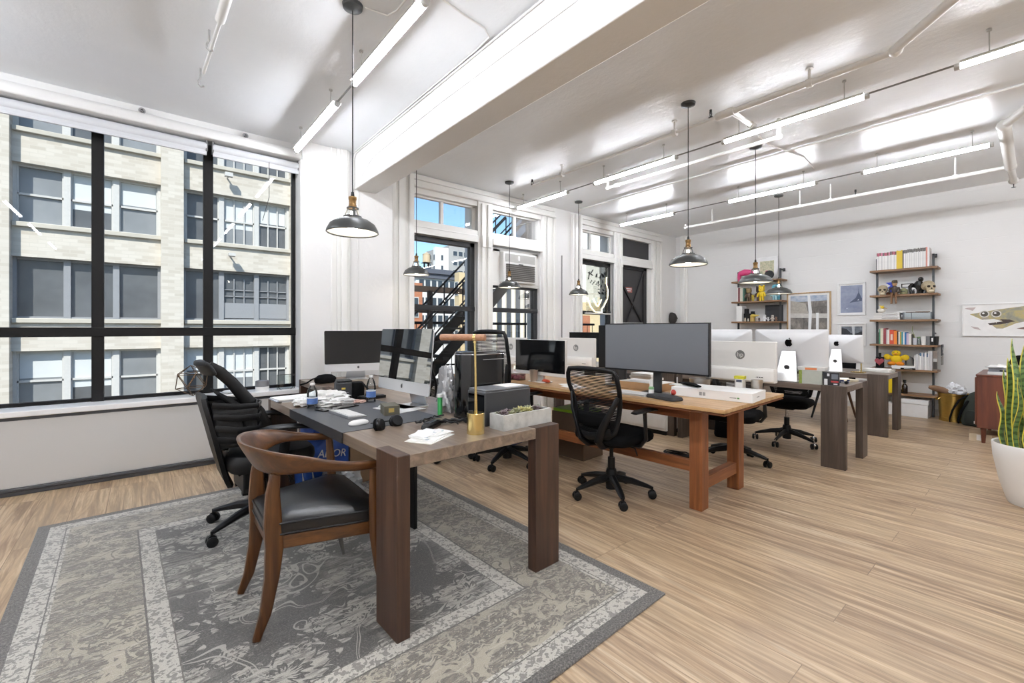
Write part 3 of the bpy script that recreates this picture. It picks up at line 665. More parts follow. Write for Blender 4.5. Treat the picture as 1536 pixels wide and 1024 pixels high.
# white painted pipes
PIPE = pm('#E6E5E2', .38, var=.02); BLKM = pm('#191919', .5)
def piping(name, lab, cat, build):
    m = MB(PIPE); build(m); m.v = [(a, b, min(c, CH-.004)) for a, b, c in m.v]; return tag(m.out(name), lab, cat)
def coup(m, p, q, r): m.cyl(p, q, r, n=14)
def f1(m):
    z = 3.15
    m.cyl((3.45, .24, z), (3.9, .66, z), .03, n=16).cyl((3.92, .64, z), (3.92, 1.84, z), .024, n=16).cyl((3.92, 1.84, z), (3.93, 4.3, z), .014, n=12)
    m.ball((3.91, .65, z), .042); m.cyl((3.92, 1.72, z), (3.92, 1.86, z), .034, n=14); m.ball((3.92, 1.86, z), .034)
    m.cyl((3.92, 1.74, z), (4.3, 1.73, z-.01), .022, n=14).cyl((4.27, 1.73, z-.01), (4.34, 1.73, z-.01), .03, n=14)
    for y in (1.16, 2.28, 3.77): m.cyl((3.925, y, z), (3.925, y, CH), .009, n=8).cyl((3.925, y-.02, z), (3.925, y+.02, z), .033, n=14).cyl((3.925, y, CH-.015), (3.925, y, CH), .025, n=12)
pa = piping('sprinkler_pipe', 'white sprinkler pipe with a bent end running above the middle row of tubes', 'pipe', f1)
def f2(m):
    z = 3.09; m.cyl((4.64, 1.62, z), (4.62, 3.62, z), .02, n=14); m.ball((4.64, 1.62, z), .032); m.cyl((4.64, 1.62, z), (4.64, 1.62, CH), .02, n=12); m.ball((4.62, 3.62, z), .03); m.cyl((4.62, 3.62, z), (4.62, 3.62, CH), .018, n=12).cyl((4.62, 3.44, z), (4.62, 3.5, z), .03, n=12)
piping('sprinkler_pipe', 'short white pipe beside the middle row, turned up into the ceiling at both ends', 'pipe', f2)
def f3(m):
    z = 3.04; x = 7.28
    m.cyl((x, .25, z), (x, 4.02, z), .022, n=14); m.ball((x, 4.02, z), .032); m.cyl((x, 4.02, z), (x, 4.02, z+.05), .02, n=10)
    m.ball((x, .25, z), .05); m.cyl((x, .25, z), (6.15, .25, 3.16), .045, n=16); m.ball((6.15, .25, 3.16), .055); m.cyl((6.15, .25, 3.16), (5.9, .1, 3.2), .035, n=14).cyl((5.9, .1, 3.2), (5.5, -1.5, 3.2), .03, n=14); m.cyl((x, .25, z), (8.0, .25, z), .03, n=14); m.ball((8, .25, z), .045)
    for y in (.68, 1.9, 2.27, 3.55): m.cyl((x, y, z), (x, y, CH), .009, n=8).cyl((x, y-.02, z), (x, y+.02, z), .03, n=12)
pc = piping('sprinkler_pipe', 'white pipe hung below the ceiling along the far wall with a thick elbow', 'pipe', f3)
piping('ceiling_conduit', 'thin white conduit fixed to the ceiling between the middle and far tube rows', 'conduit', lambda m: m.cyl((5.5, .1, 3.255), (5.58, 4.95, 3.255), .011, n=10).ball((5.58, 4.95, 3.25), .03))
piping('ceiling_conduit', 'white pipe stub on the ceiling above the big window', 'pipe', lambda m: m.cyl((.4, 2.2, 3.2), (.375, 3.3, 3.2), .028, n=14).cyl((.38, 3.2, 3.2), (.36, 4.1, 3.22), .012, n=10))
HOOK = pm('#A9A8A6', .4, .2)
for x, y, l in ((.345, 3.58, 'nearer white hook hanging from the ceiling by the pipe stub'), (.345, 4.15, 'farther white hook hanging from the ceiling, nearer the big window')):
    h = MB(HOOK).at((x, y, CH)).tube([(0, 0, 0), (0, 0, -.07), (-.012, 0, -.1), (-.012, 0, -.125), (.004, 0, -.14), (.022, 0, -.13)], .007, 8).out('ceiling_hook'); tag(h, l, 'hook', 'hooks in the ceiling')
def spr(x, y, z, par, m_=BLKM):
    return MB(m_).at((x, y, z)).cyl((0, 0, 0), (0, 0, -.03), .011, n=10).tube([(-.014, 0, -.03), (-.017, 0, -.05), (0, 0, -.066)], .004, 6).tube([(.014, 0, -.03), (.017, 0, -.05), (0, 0, -.066)], .004, 6).cyl((-.018, 0, -.031), (.018, 0, -.031), .006, n=6).cyl((0, 0, -.066), (0, 0, -.07), .02, n=12).out('sprinkler_head', par)
spr(3.93, 1.93, 3.24, pa); spr(3.95, 4.33, 3.24, pa); spr(7.28, 1.62, 3.12, pc); spr(8.0, .25, 3.03, pc)
for x, l in ((.0, 'left chrome sprinkler head on the soffit above the blinds'), (.80, 'right chrome sprinkler head on the soffit above the blinds')):
    o = MB(CHROME).cyl((x, 5.2, 3.215), (x, 5.15, 3.215), .012, n=10).cyl((x, 5.155, 3.215), (x, 5.15, 3.215), .026, n=12).tube([(x-.012, 5.15, 3.215), (x, 5.12, 3.2), (x+.012, 5.15, 3.215)], .005, 6).out('fire_sprinkler'); tag(o, l, 'sprinkler')
# surface wiring
def cable(lab, pts, r=.006, name='surface_cable', mm=None): return tag(MB(mm or PIPE).tube(pts, r, 8).out(name), lab, 'cable')
cable('white cable on the ceiling from the front pendant to the left tube row', [(1.06, 2.70, 3.262), (1.13, 2.69, 3.262), (1.2, 2.68, 3.262), (1.225, 2.6, 3.262), (1.23, 2.3, 3.262), (1.23, 1.9, 3.262)])
cable('white cable crossing the ceiling to the top of the beam', [(1.38, 2.33, 3.262), (1.55, 2.36, 3.262), (1.74, 2.38, 3.262), (1.82, 2.43, 3.262), (1.835, 2.6, 3.262), (1.836, 4.98, 3.262)])
cable('thin conduit in the angle between beam and ceiling', [(1.85, -1, 3.25), (1.85, 4.98, 3.25), (1.845, 5.02, 3.2), (1.845, 5.025, 2.9), (1.81, 5.025, 2.7), (1.81, 5.025, .8)], .008, 'surface_conduit')
cable('faint cable painted onto the side of the beam', [(1.855, .8, 3.09), (1.855, 3.2, 3.1), (1.855, 4.5, 3.07), (1.855, 4.9, 2.92)], .004)
cable('white cable on the ceiling by the middle pendant of the right half', [(4.9, 1.9, 3.262), (5.2, 1.92, 3.262), (5.9, 1.8, 3.262), (6.43, 1.85, 3.262)], .008)
cable('cable running down the right corner of the column', [(1.90, 5.033, 2.85), (1.90, 5.033, .8)], .006)
cable('thin black conduit on the wall between the two window pairs', [(5.40, 5.183, 2.5), (5.40, 5.183, .9)], .006, 'surface_conduit', pm('#55534F', .6))
# ================================================================= OUTSIDE
def brick_mat(name, c1, c2, mo, sw=1.):
    t = NT(name); v = t.co(rot=(R(90), 0, 0))
    b = t.n('TexBrick', {'Vector': v, 'Color1': lin(c1), 'Color2': lin(c2), 'Mortar': lin(mo), 'Scale': 1., 'Mortar Size': .012, 'Mortar Smooth': .2, 'Bias': -.1, 'Brick Width': .26*sw, 'Row Height': .085*sw})
    st = t.noise(t.co((1, 1, .35)), .9, 4, .6); c = t.mix(t.math('MULTIPLY', st, .45), b.outputs['Color'], lin(mo))
    c = t.mix(t.math('MULTIPLY', t.noise(t.co((.5, 1, 4)), 7, 3), .4), c, lin(c2))
    return t.bsdf(c, .85, 0, t.bump(b.outputs['Fac'], -.4, .01))
FB = brick_mat('pale_brick', '#D2CBBF', '#B4AA9B', '#C6C0B4', 1.5)
FST = pm('#BDB6A8', .8, var=.08, sc=3); FFR = pm('#C2C0BB', .6); PDK = pm('#5F6163', .35, var=.3, sc=1.2); PMD = pm('#85888A', .35, var=.2, sc=.9); BLD = pm('#C9CCCB', .8, var=.05, sc=2); FGR = pm('#8D8E90', .6)
YF = 22.
YF = 22.
bl = thing('brick_building', 'pale yellow-brick building across the street seen through the big window', 'building', (0, YF, -6))
m = MB(FB)
xs = [-17.16, -12.55, -7.94, -3.34, 1.27]; P_ = 4.61
rows = [(1.64, 3.72), (4.87, 6.88), (8.05, 10.1), (-1.56, .53)]
zz = sorted(rows)
for i, x in enumerate([-21.77]+xs):                       # recessed bays: spandrels between the window rows
    lo = -6.
    for s0, s1 in zz+[(11.3, 11.3)]:
        m.box(x, x+3.9, 0, .5, lo+6, s0+6); lo = s1
for x in (-22.4, -17.86, -13.25, -8.64, -4.04, .56, 5.17): m.box(x, x+.70 if x < 5 else x+.9, -.32, .5, 0, 17.3)
m.box(-22.4, 6.07, .5, 6, 0, .1).box(-22.4, 6.07, .5, 6, 17.2, 17.3).box(-22.4, 6.07, 5.9, 6, 0, 17.3).box(6.0, 6.07, .4, 6, 0, 17.3)
m.out('brick_facade', bl)
for i, x in enumerate(xs):
    for s0, s1 in rows[:4]:
        a, b = x, x+3.9; z0, z1 = s0+6, s1+6
        MB(FST).box(a+.02, b+.02, -.13, .2, z0-.16, z0).out('window_ledge', bl, bevel=.02)
        f = MB(FFR if s0 != 1.64 else FGR); y0 = .28
        f.box(a, b, y0-.04, y0+.1, z0, z0+.07).box(a, b, y0-.04, y0+.1, z1-.08, z1)
        n = 3; w_ = 3.9/n; panes = []
        fixed = (s0 == 1.64)
        for k in range(n+1):
            xx = a+k*w_; f.box(max(a, xx-.09), min(b, xx+.09), y0-.08, y0+.1, z0, z1)
        for k in range(n):
            p, q = a+k*w_+.09, a+(k+1)*w_-.09; zm = (z0+z1)/2
            if not fixed:
                f.box(p, q, y0-.02, y0+.06, zm-.035, zm+.035)
                for e in (p, q-.04): f.box(e, e+.04, y0-.02, y0+.06, z0, z1)
                if i == 4:
                    if k > 0:
                        for u in (1/3., 2/3.): f.box(p+(q-p)*u-.022, p+(q-p)*u+.022, y0-.01, y0+.05, z0, z1)
            elif i == 4 and k > 0:
                f.box(p, q, y0-.02, y0+.05, z0+.1, z0+.75)
                for u in (1/3., 2/3.): f.box(p+(q-p)*u-.018, p+(q-p)*u+.018, y0-.01, y0+.05, z0+.75, z1-.3); f.box(p, q, y0-.01, y0+.05, z0+.75+.62*u*1.3, z0+.78+.62*u*1.3)
            panes.append((p, q, zm, k))
        fo = f.out('window_frame', bl)
        for p, q, zm, k in panes:
            o = MB(PDK if fixed else (PMD if (k+i) % 2 else PDK)).box(p, q, y0+.07, y0+.09, z0, z1).out('pane', fo)
            if not fixed and (k*7+i*3+int(s0)) % 3 != 1:
                MB(BLD).box(p+.05, q-.05, y0+.063, y0+.069, zm+(-.3 if k % 2 else .1), z1-.08).out('window_blind', fo)
for x, z, l in ((-.2, 7.6, 0), (2.55, 7.62, 0), (2.9, 4.15, 0)):
    pass
t = thing('facade_lamp', 'small white floodlight on the brick facade above the right windows', 'lamp', (2.75, 21.57, 7.55)); MB(FFR).box(-.14, .14, -.12, .1, 0, .16).cyl((0, .1, .05), (0, .42, .05), .03).out('lamp_body', t)
t = thing('facade_camera', 'small white camera on the brick facade between two window rows', 'camera', (2.85, 21.57, 4.28)); MB(FFR).box(-.12, .12, -.2, .1, 0, .12).cyl((0, .1, .05), (0, .42, .05), .03).out('camera_body', t)

# street level ground far below, so nothing floats
struct(MB(pm('#77767A', .9)).box(-60, 160, 5.6, 170, -14.2, -14).out('ground'))
tag(MB(pm('#6F7073', .8)).box(-22.4, 6.07, 21.7, 28, -14, -6.0).out('shop_storey'), 'plain lower storeys of the pale brick building', 'building')
# fire escape outside the right windows
fe = thing('fire_escape', 'black iron fire escape with stairs outside the sash windows', 'fire escape', (0, 0, 0))
fe.location = (3.0, 6.1, .1)
FI = pm('#171514', .6, **LS); FIB = pm('#3A2E26', .7)
def L(x, y, z): return (x-3.0, y-6.1, z-.1)
def flight(xa, za, xb, zb, ya, yb, nm, sr=.09):
    m = MB(FI)
    for y in (ya, yb): m.tube([L(xa, y, za), L(xb, y, zb)], [(sr, .012)]*2, 4, sq=True, up=(0, 0, 1))
    m.out('stringer', fe)
    n = int((zb-za)/.2)
    m = MB(FI)
    for k in range(n):
        x = xa+(xb-xa)*(k+.5)/n; z = za+(zb-za)*(k+.5)/n; p = L(x, ya, z); q = L(x, yb, z); m.box(p[0]-.11, p[0]+.11, p[1], q[1], p[2]-.015, p[2]+.015)
    if sr > .05: m.out('tread', fe)
    m = MB(FI)
    for y in (ya, yb):
        m.tube([L(xa, y, za+.85), L(xb, y, zb+.85)], .016, 6).tube([L(xa, y, za+.5), L(xb, y, zb+.5)], .012, 6)
        for k in range(0, n+1, 3):
            x = xa+(xb-xa)*k/n; z = za+(zb-za)*k/n; m.tube([L(x, y, z), L(x, y, z+.85)], .011, 6)
    m.out('handrail', fe)
flight(2.5, -.1, 5.1, 2.45, 5.75, 6.3, 'lower'); flight(4.6, 2.1, 6.2, 3.65, 6.35, 6.85, 'upper', .03)
m = MB(FI)
for y in (7.0,):
    for z in (.25, .62, 1.02, 1.38): m.tube([L(2.4, y, z), L(8.4, y, z)], .016 if z < 1.3 else .028, 6)
    for k in range(34): x = 2.4+k*.18; m.tube([L(x, y, .05), L(x, y, 1.38)], .008, 5)
m.out('railing', fe)
MB(FIB).box(*[v for p in ((2.3-3, 8.4-3), (5.6-6.1, 7.05-6.1), (-.1, -.06)) for v in p]).out('platform', fe)
m = MB(FIB); m.tube([L(2.4, 7.05, 1.98), L(5.2, 7.05, 1.98)], [(.05, .05)]*2, 4, sq=True).tube([L(2.4, 7.0, 1.65), L(4.4, 7.0, 1.62)], [(.07, .05)]*2, 4, sq=True).tube([L(3.9, 6.95, 0), L(3.9, 6.95, 1.95)], [(.035, .04)]*2, 4, sq=True)
m.out('cross_beam', fe)

def block(name, lab, x0, x1, y0, y1, z0, z1, wallm, cols, rws, wm, wz0, wz1, ww, wh, frame=None, roof=None, margin=1., cat='building'):
    t = thing(name, lab, cat, ((x0+x1)/2, (y0+y1)/2, z0)); X, Y, Z = (x1-x0)/2, (y1-y0)/2, z1-z0
    MB(wallm).box(-X, X, -Y, Y, 0, Z).out('walls', t)
    for face in ('y', 'x'):
        n = cols if face == 'y' else max(1, int(cols*Y/X*.8)); half = X if face == 'y' else Y
        for i in range(n):
            for j in range(rws):
                c = -half+margin+(2*half-2*margin)*(i+.5)/n; z = wz0-z0+(wz1-wz0)*(j+.5)/rws
                m = MB(frame or FFR)
                if face == 'y': m.box(c-ww/2-.08, c+ww/2+.08, -Y-.06, -Y+.02, z-wh/2-.1, z+wh/2+.1); g = MB(wm).box(c-ww/2, c+ww/2, -Y-.09, -Y, z-wh/2, z+wh/2)
                else: m.box(-X-.06, -X+.02, c-ww/2-.08, c+ww/2+.08, z-wh/2-.1, z+wh/2+.1); g = MB(wm).box(-X-.09, -X, c-ww/2, c+ww/2, z-wh/2, z+wh/2)
                o = m.out('window', t); g.out('pane', o)
    if roof:
        MB(roof).box(-X-.7, X+.5, -Y-.7, Y, Z-.2, Z+.5).box(-X-.4, X+.3, -Y-.4, Y, Z-.9, Z-.2).out('cornice', t)
    return t
WB = pm('#E4E1DA', .8, var=.08, sc=.3); GB = pm('#A9A7A3', .8, var=.1, sc=.3); OB = brick_mat('orange_brick', '#B5714F', '#A05F42', '#B98B6C', 3.); YB = pm('#D3BE95', .85, var=.1, sc=.4)
DG = pm('#3E4750', .2, var=.2, sc=.5)
block('apartment_tower', 'tall grey apartment tower with rows of windows against the sky', 61.8, 70.5, 100, 112, -14, 23.2, GB, 4, 9, DG, 0, 22.5, 1.2, 1.2)
block('apartment_tower', 'tall plain white tower left of the grey apartment tower', 53.1, 56.7, 92, 93, -14, 20.7, WB, 1, 7, DG, 2, 19.5, .5, 1.2)
block('loft_building', 'white loft building with a dark cornice below the water tower', 31.3, 38.5, 60, 70, -14, 9.9, WB, 6, 4, DG, -1.5, 9.2, .75, 1.7, roof=pm('#5A5D66', .7), margin=.4)
block('loft_building', 'orange-brick building at the left edge of the first sash window', 16.3, 18.9, 35, 47, -14, 5.3, OB, 2, 3, DG, -6, 5, .7, 1.6, margin=.3)
block('loft_building', 'tan building behind the right half of the first sash window', 29.2, 32.6, 45, 46, -14, 8.1, YB, 3, 4, DG, -4, 7.6, .6, 1.5, margin=.3)
block('loft_building', 'building with tall white piers and dark window strips beyond the middle sash window', 27.4, 34, 36, 40, -14, 6.4, pm('#DAD7CE', .8, var=.06, sc=.5), 5, 1, DG, -9, 6, .6, 14, frame=pm('#C9BFA9', .8), margin=.2)
block('rendered_building', 'bright white rendered building filling the view behind the glowing bowl sign', 31.5, 47, 30, 35.5, -14, 14, WB, 2, 1, DG, -8, -3, 1., 1.6)
block('annex_building', 'low tan annex in front of the white rendered building', 29.6, 44, 27.8, 29.9, -14, 3.8, YB, 3, 1, DG, -8, -2, 1., 1.4)
block('annex_building', 'narrow rust-coloured brick stack low behind the bowl sign', 22.9, 23.6, 20, 21, -14, 2.2, OB, 1, 1, DG, -6, -3, .3, 1., margin=.1)
t = thing('water_tower', 'wooden rooftop water tower against the sky', 'water tower', (59, 107, 17.2))
MB(wood('#A58F73', '#C4B08F', '#D8C7A8', 'z', .2, rough=.8)).lathe([(0, 2.), (1.05, 2.), (1.05, 4.2), (0, 4.2)], 24).out('tank', t)
MB(pm('#B9A88C', .8)).lathe([(1.12, 4.2), (0, 4.9)], 24).out('roof', t)
m = MB(FI)
for a in range(4): m.cyl((.8*cos(a*pi/2+.5), .8*sin(a*pi/2+.5), 0), (.8*cos(a*pi/2+.5), .8*sin(a*pi/2+.5), 2.), .12, n=8)
m.box(-1.1, 1.1, -1.1, 1.1, 1.85, 2.).out('stand', t)
block('rooftop_building', 'plain building carrying the water tower on its roof', 55, 61.5, 104, 112, -14, 17.2, GB, 3, 5, DG, -8, 16, .9, 1.4)

# neon sign in the third sash window
ns = thing('neon_sign', 'white neon bowl sign with a leaf drawing hanging in the third sash window', 'sign', (6.32, 5.17, 1.55))
NE = emit('#FFF6DC', 2.2)
m = MB(NE)
m.tube([(-.28, 0, .28), (-.2, 0, .12), (-.08, 0, .03), (.12, 0, .03), (.1, 0, .08), (.17, 0, .14), (.27, 0, .28), (.29, 0, .42), (.24, 0, .55), (.25, 0, .68)], .008, 8)
m.tube([(-.12, 0, .26), (-.04, 0, .15), (0, 0, .13), (.06, 0, .2), (.1, 0, .26)], .008, 8); m.out('neon_tube', ns)
m = MB(BLKM)
lr = random.Random(3)
for k in range(26):
    x = lr.uniform(-.05, .24); z = lr.uniform(.35, .74); a = lr.uniform(0, pi); l = lr.uniform(.02, .05)
    c, s_ = cos(a), sin(a); m.prism([(x-c*l, z-s_*l), (x-s_*l*.35, z+c*l*.35), (x+c*l, z+s_*l), (x+s_*l*.35, z-c*l*.35)], .0, .006, 'y')
for a, b in (((-.22, .74), (-.26, .6)), ((-.26, .72), (-.14, .68)), ((-.2, .7), (-.13, .78))): m.tube([(a[0], .003, a[1]), (b[0], .003, b[1])], .009, 6)
for k in range(9): x = -.2+k*.03; z = .55+.03*sin(k*2.1); m.prism([(x-.01, z), (x, z+.02), (x+.012, z+.004), (x, z-.014)], .0, .006, 'y')
m.out('leaf_drawing', ns)
MB(BLKM).cyl((-.33, 0, .86), (.3, 0, .86), .01, n=8).box(-.08, .1, -.02, .02, .845, .885).cyl((-.2, 0, .86), (-.2, 0, .95), .003, n=6).cyl((.2, 0, .86), (.2, 0, .95), .003, n=6).out('hanging_rail', ns)
MB(WPL).cyl((-.36, 0, 0), (.36, 0, 0), .012, n=8).out('lower_rail', ns)
MB(BLKM).cyl((.05, 0, .72), (.05, 0, .86), .004, n=6).cyl((.08, 0, .6), (.08, 0, .86), .004, n=6).cyl((.26, 0, .0), (.26, 0, .86), .006, n=6).out('support_wire', ns)
MB(glass('#FBFBF6', .5)).box(-.31, .3, .008, .012, .0, .86).out('backing_panel', ns)
# ================================================================= THINGS ON THE FRONT DESK
ZT = .009+D1H                      # top of the front desk
def apple(mb, s, dpt=.0015):       # fruit mark: body with a bite, and a leaf; drawn in the local x-z plane
    pts = []
    for k in range(40):
        a = 2*pi*k/40; r = .5*(1-.06*cos(2*a))
        x = r*cos(a)*.95; z = r*sin(a)
        if z > .3: z -= .13*math.exp(-(x/.13)**2)
        if z < -.3: z += .07*math.exp(-(x/.1)**2)
        x *= 1-.12*max(0, -z)
        d = math.hypot(x-.56, z-.08)
        if d < .25: x = .56-.25*(.56-x)/max(d, 1e-3) if d > 0 else x; z = .08-.25*(.08-z)/max(d, 1e-3)
        pts.append((x*s, z*s))
    c = (sum(p[0] for p in pts)/40, sum(p[1] for p in pts)/40)
    vs = [(c[0], -dpt, c[1])]+[(x, -dpt, z) for x, z in pts]
    mb.add(vs, [(0, 1+k, 1+(k+1) % 40) for k in range(40)])
    mb.prism([(.02*s, .43*s), (.04*s, .58*s), (.16*s, .70*s), (.15*s, .55*s)], -dpt, 0, 'y')
    return mb
SCR = None
def screen_mat(refl=.0, ior=1.5, base='#060607', rough=.03):
    key = ('scr', refl, ior, base, rough)
    if key in _mc: return _mc[key]
    t = NT('screen_%d' % len(_mc)); d = t.n('BsdfPrincipled', {'Base Color': lin(base), 'Roughness': rough, 'IOR': ior})
    t.t.links.new(d.outputs[0], t.o.inputs[0]); _mc[key] = t.m; return t.m
def imac(lab, W, loc, rz, h=.516, tilt=5, mark=True, sm=None):
    """aluminium all-in-one; screen faces local -y, stands on local z=0"""
    k = W/.65; ph = .415*k if W > .6 else .35; t = thing('all_in_one_computer', lab, 'computer', loc, rz)
    z0 = h-ph-.0; T = Matrix.Translation((0, 0, h-ph*.5)) @ Matrix.Rotation(R(-tilt), 4, 'X')
    def mb(m): return MB(m, T)
    W2 = W/2; H2 = ph/2; chin = .075*k
    # shell: thin edge swelling towards the middle of the back
    rings = []
    for f, y in ((1, 0), (1, .006), (.94, .016), (.8, .027), (.55, .037), (.25, .041)):
        rings.append([(p[0]*1, y, p[1]) for p in rrect(W2*f, H2*f, .016*f, 4)])
    mb(ALUP).loft(rings).out('shell', t)
    s_ = mb(sm or BLKGL)
    s_.prism(rrect(W2-.001, (ph-chin)/2-.001, .012, 4, 0, chin/2), -.003, .001, 'y'); s_.out('screen', t)
    apple(MB(pm('#4A4A4C', .4), T @ Matrix.Translation((0, -.001, -H2+chin*.5))), .026).out('fruit_mark', t)
    if mark: apple(MB(pm('#0A0A0B', .12), T @ Matrix.Translation((0, .0435, H2*.36)) @ Matrix.Rotation(pi, 4, 'Z')), .075*k).out('back_fruit_mark', t)
    st = MB(ALU); w = .1*k; zb = h-ph*.52
    st.loft([[(-w*1.0, .13, .007), (w*1.0, .13, .007), (w*1.0, .12, .001), (-w*1.0, .12, .001)], [(-w*.98, .118, .03), (w*.98, .118, .03), (w*.98, .108, .03), (-w*.98, .108, .03)], [(-w*.62, .05, zb), (w*.62, .05, zb), (w*.62, .038, zb), (-w*.62, .038, zb)]])
    st.box(-w, w, -.06, .125, 0, .006); st.out('stand', t, bevel=.002)
    f_ = .42; yy = .118+(.05-.118)*f_; 
    hl = MB(pm('#8F9092', .3, .8)).at((0, yy+.006, .03+(zb-.03)*f_), rx=90-14); hl.lathe([(0, 0), (.024*k, 0), (.024*k, -.004), (.019*k, -.004), (.019*k, -.002), (0, -.002)], 20).out('cable_hole', t)
    return t
MIR = screen_mat(ior=5., base='#030304', rough=.0)
imac('slim silver all-in-one computer seen at an angle with the window mirrored in its screen', .65, (1.33, 2.715, ZT), -90+4, sm=MIR)
imac('black-screened silver all-in-one computer standing by the column', .65, (1.72, 4.56, .755), -8, h=.50)
# desk pad
p = MB(pm('#3E4044', .5, bmp=.1)).box(0, .58, 0, .86, 0, .003).out('desk_pad', bevel=.001); tag(p, 'dark grey leather desk pad lying at the left edge of the front desk', 'desk pad'); place(p, (.7612, 2.222, ZT), 2.2)
e = MB(pm('#28292C', .5)).box(-.006, -.0003, 0, .86, -.05, .004).out('hanging_edge', p)
# keyboard
t = thing('keyboard', 'small white and silver keyboard on the dark desk pad', 'keyboard', (.945, 2.675, ZT+.003), 94)
MB(ALU).hexa([(-.14, -.057, 0), (.14, -.057, 0), (.14, .057, 0), (-.14, .057, 0)], [(-.14, -.057, .006), (.14, -.057, .006), (.14, .057, .016), (-.14, .057, .016)]).out('case', t, bevel=.002)
m = MB(WPL)
for r_ in range(5):
    for k in range(14): x = -.131+k*.0188; y = -.047+r_*.0192; z = .0068+.00165*r_; m.box(x, x+.0158, y, y+.0158, z, z+.0035)
m.out('keys', t); 
# mouse
t = thing('computer_mouse', 'white low mouse beside the headphones on the front desk', 'mouse', (.893, 2.36, ZT+.003), 15)
MB(WPL).loft([[(x*f, y*f, z) for x, y in rrect(.057, .029, .028, 6)] for f, z in ((.93, .001), (1, .006), (1, .009), (.93, .015), (.72, .021), (.3, .024))]).out('shell', t)
# headphones
t = thing('headphones', 'black over-ear headphones lying in front of the mouse', 'headphones', (.985, 2.19, ZT), 20); t.scale = (.82,)*3
for x, l in ((-.065, 0), (.075, 1)):
    m = MB(BLKPL); m.at((x, .0, .032), rx=75 if l == 0 else 60, rz=20-40*l); m.lathe([(0, -.018), (.036, -.018), (.041, -.008), (.041, .004), (.034, .014), (0, .016)], 22).out('ear_cup', t)
    m = MB(BLKFAB); m.at((x, .0, .032), rx=75 if l == 0 else 60, rz=20-40*l); a = [(.033*cos(2*pi*k/18), .033*sin(2*pi*k/18), -.02) for k in range(18)]; m.tube(a, .012, 8, closed=True); m.out('ear_cushion', t)
MB(BLKPL).tube([(-.065, .03, .04), (-.05, .09, .03), (.0, .125, .018), (.05, .11, .018), (.08, .06, .025), (.085, .025, .04)], [(.006, .012)]*6, 8).out('headband', t)
# little olive box
t = thing('small_box', 'small olive-grey cardboard box with a gold label on the desk pad', 'box', (1.155, 2.545, ZT+.003), 76)
MB(pm('#5D5A4D', .6)).box(-.07, .07, -.045, .045, 0, .055).out('carton', t, bevel=.001)
MB(pm('#B49A55', .5)).box(-.0705, -.07, -.012, .02, .018, .042).mat(pm('#D8D2B8', .5)).box(-.01, .055, -.0456, -.045, .014, .019).out('label_print', t)
# green tube
t = thing('tablet_tube', 'green tube with a white cap standing on the front desk', 'tube', (1.372, 2.323, ZT)); MB(pm('#3FA35B', .4)).cyl((0, 0, 0), (0, 0, .105), .0145, n=18).out('body', t, bevel=.002); MB(WPL).cyl((0, 0, .105), (0, 0, .125), .016, n=18).out('cap', t, bevel=.002)
# crumpled foil bag
def crumple(name, lab, cat, loc, sx, sy, sz, mat, seed=1, n=26, amp=.35, rz=0, base=True):
    q = random.Random(seed); ph = [(q.uniform(2, 7), q.uniform(2, 7), q.uniform(2, 7), q.uniform(0, 6)) for _ in range(9)]
    m = MB(mat).ball((0, 0, 0), 1, n=n); vs = []
    for x, y, z in m.v:
        d = 0
        for a, b, c, p_ in ph: d += abs(sin(a*x+b*y+c*z+p_))-.64
        d *= amp/3; x, y, z = x*(1+d), y*(1+d), z*(1+d)
        vs.append((x*sx, y*sy, max(0, (z+.62)*sz) if base else z*sz))
    m.v = vs; o = m.out(name, sharp=22); tag(o, lab, cat); place(o, loc, rz); return o
FOIL = pm('#D9DBDD', .25, .45, bmp=.6, bsc=40); PLAS = pm('#EEEDEA', .35, bmp=.5, bsc=50, var=.03)
crumple('foil_bag', 'crumpled silver bag standing between the green tube and the black tower', 'bag', (1.455, 2.385, ZT), .045, .06, .15, FOIL, 4, 44, .75)
# black glossy tower and grey box
t = thing('computer_tower', 'glossy black rounded computer tower behind the brass lamp', 'computer', (1.555, 2.17, ZT), 3)
MB(pm('#070708', .08, var=0.)).loft([[(x, y, z) for x, y in rrect(.155, .092, .075, 8)] for z in (.012, .37)]+[[(x*f, y*f, z) for x, y in rrect(.155, .092, .075, 8)] for f, z in ((.98, .379), (.93, .383))]).out('case', t, sharp=50)
MB(BLKPL).loft([[(x*1.03, y*1.03, z) for x, y in rrect(.155, .092, .075, 8)] for z in (0, .012)]).out('foot', t)
MB(CHROME).tube([(p[0]*1.005, p[1]*1.005, .367) for p in rrect(.155, .092, .075, 8)], .0025, 6, closed=True).out('trim_ring', t)
MB(pm('#8E8F92', .3)).box(-.05, .12, -.0935, -.092, .335, .339).out('slot', t)
t = thing('printer', 'dark grey box-shaped printer with a pale lid behind the concrete planter', 'printer', (1.545, 1.965, ZT), 2)
MB(DKGREY).box(-.165, .165, -.08, .08, 0, .182).out('body', t, bevel=.008)
MB(pm('#75777B', .35)).box(-.158, .16, -.075, .075, .182, .193).out('lid', t, bevel=.004)
MB(BLKGL).box(-.167, -.164, -.07, .07, .01, .165).out('front_panel', t)
MB(PAPER).box(-.0, .13, -.06, .06, .193, .195).out('paper_sheet', t)
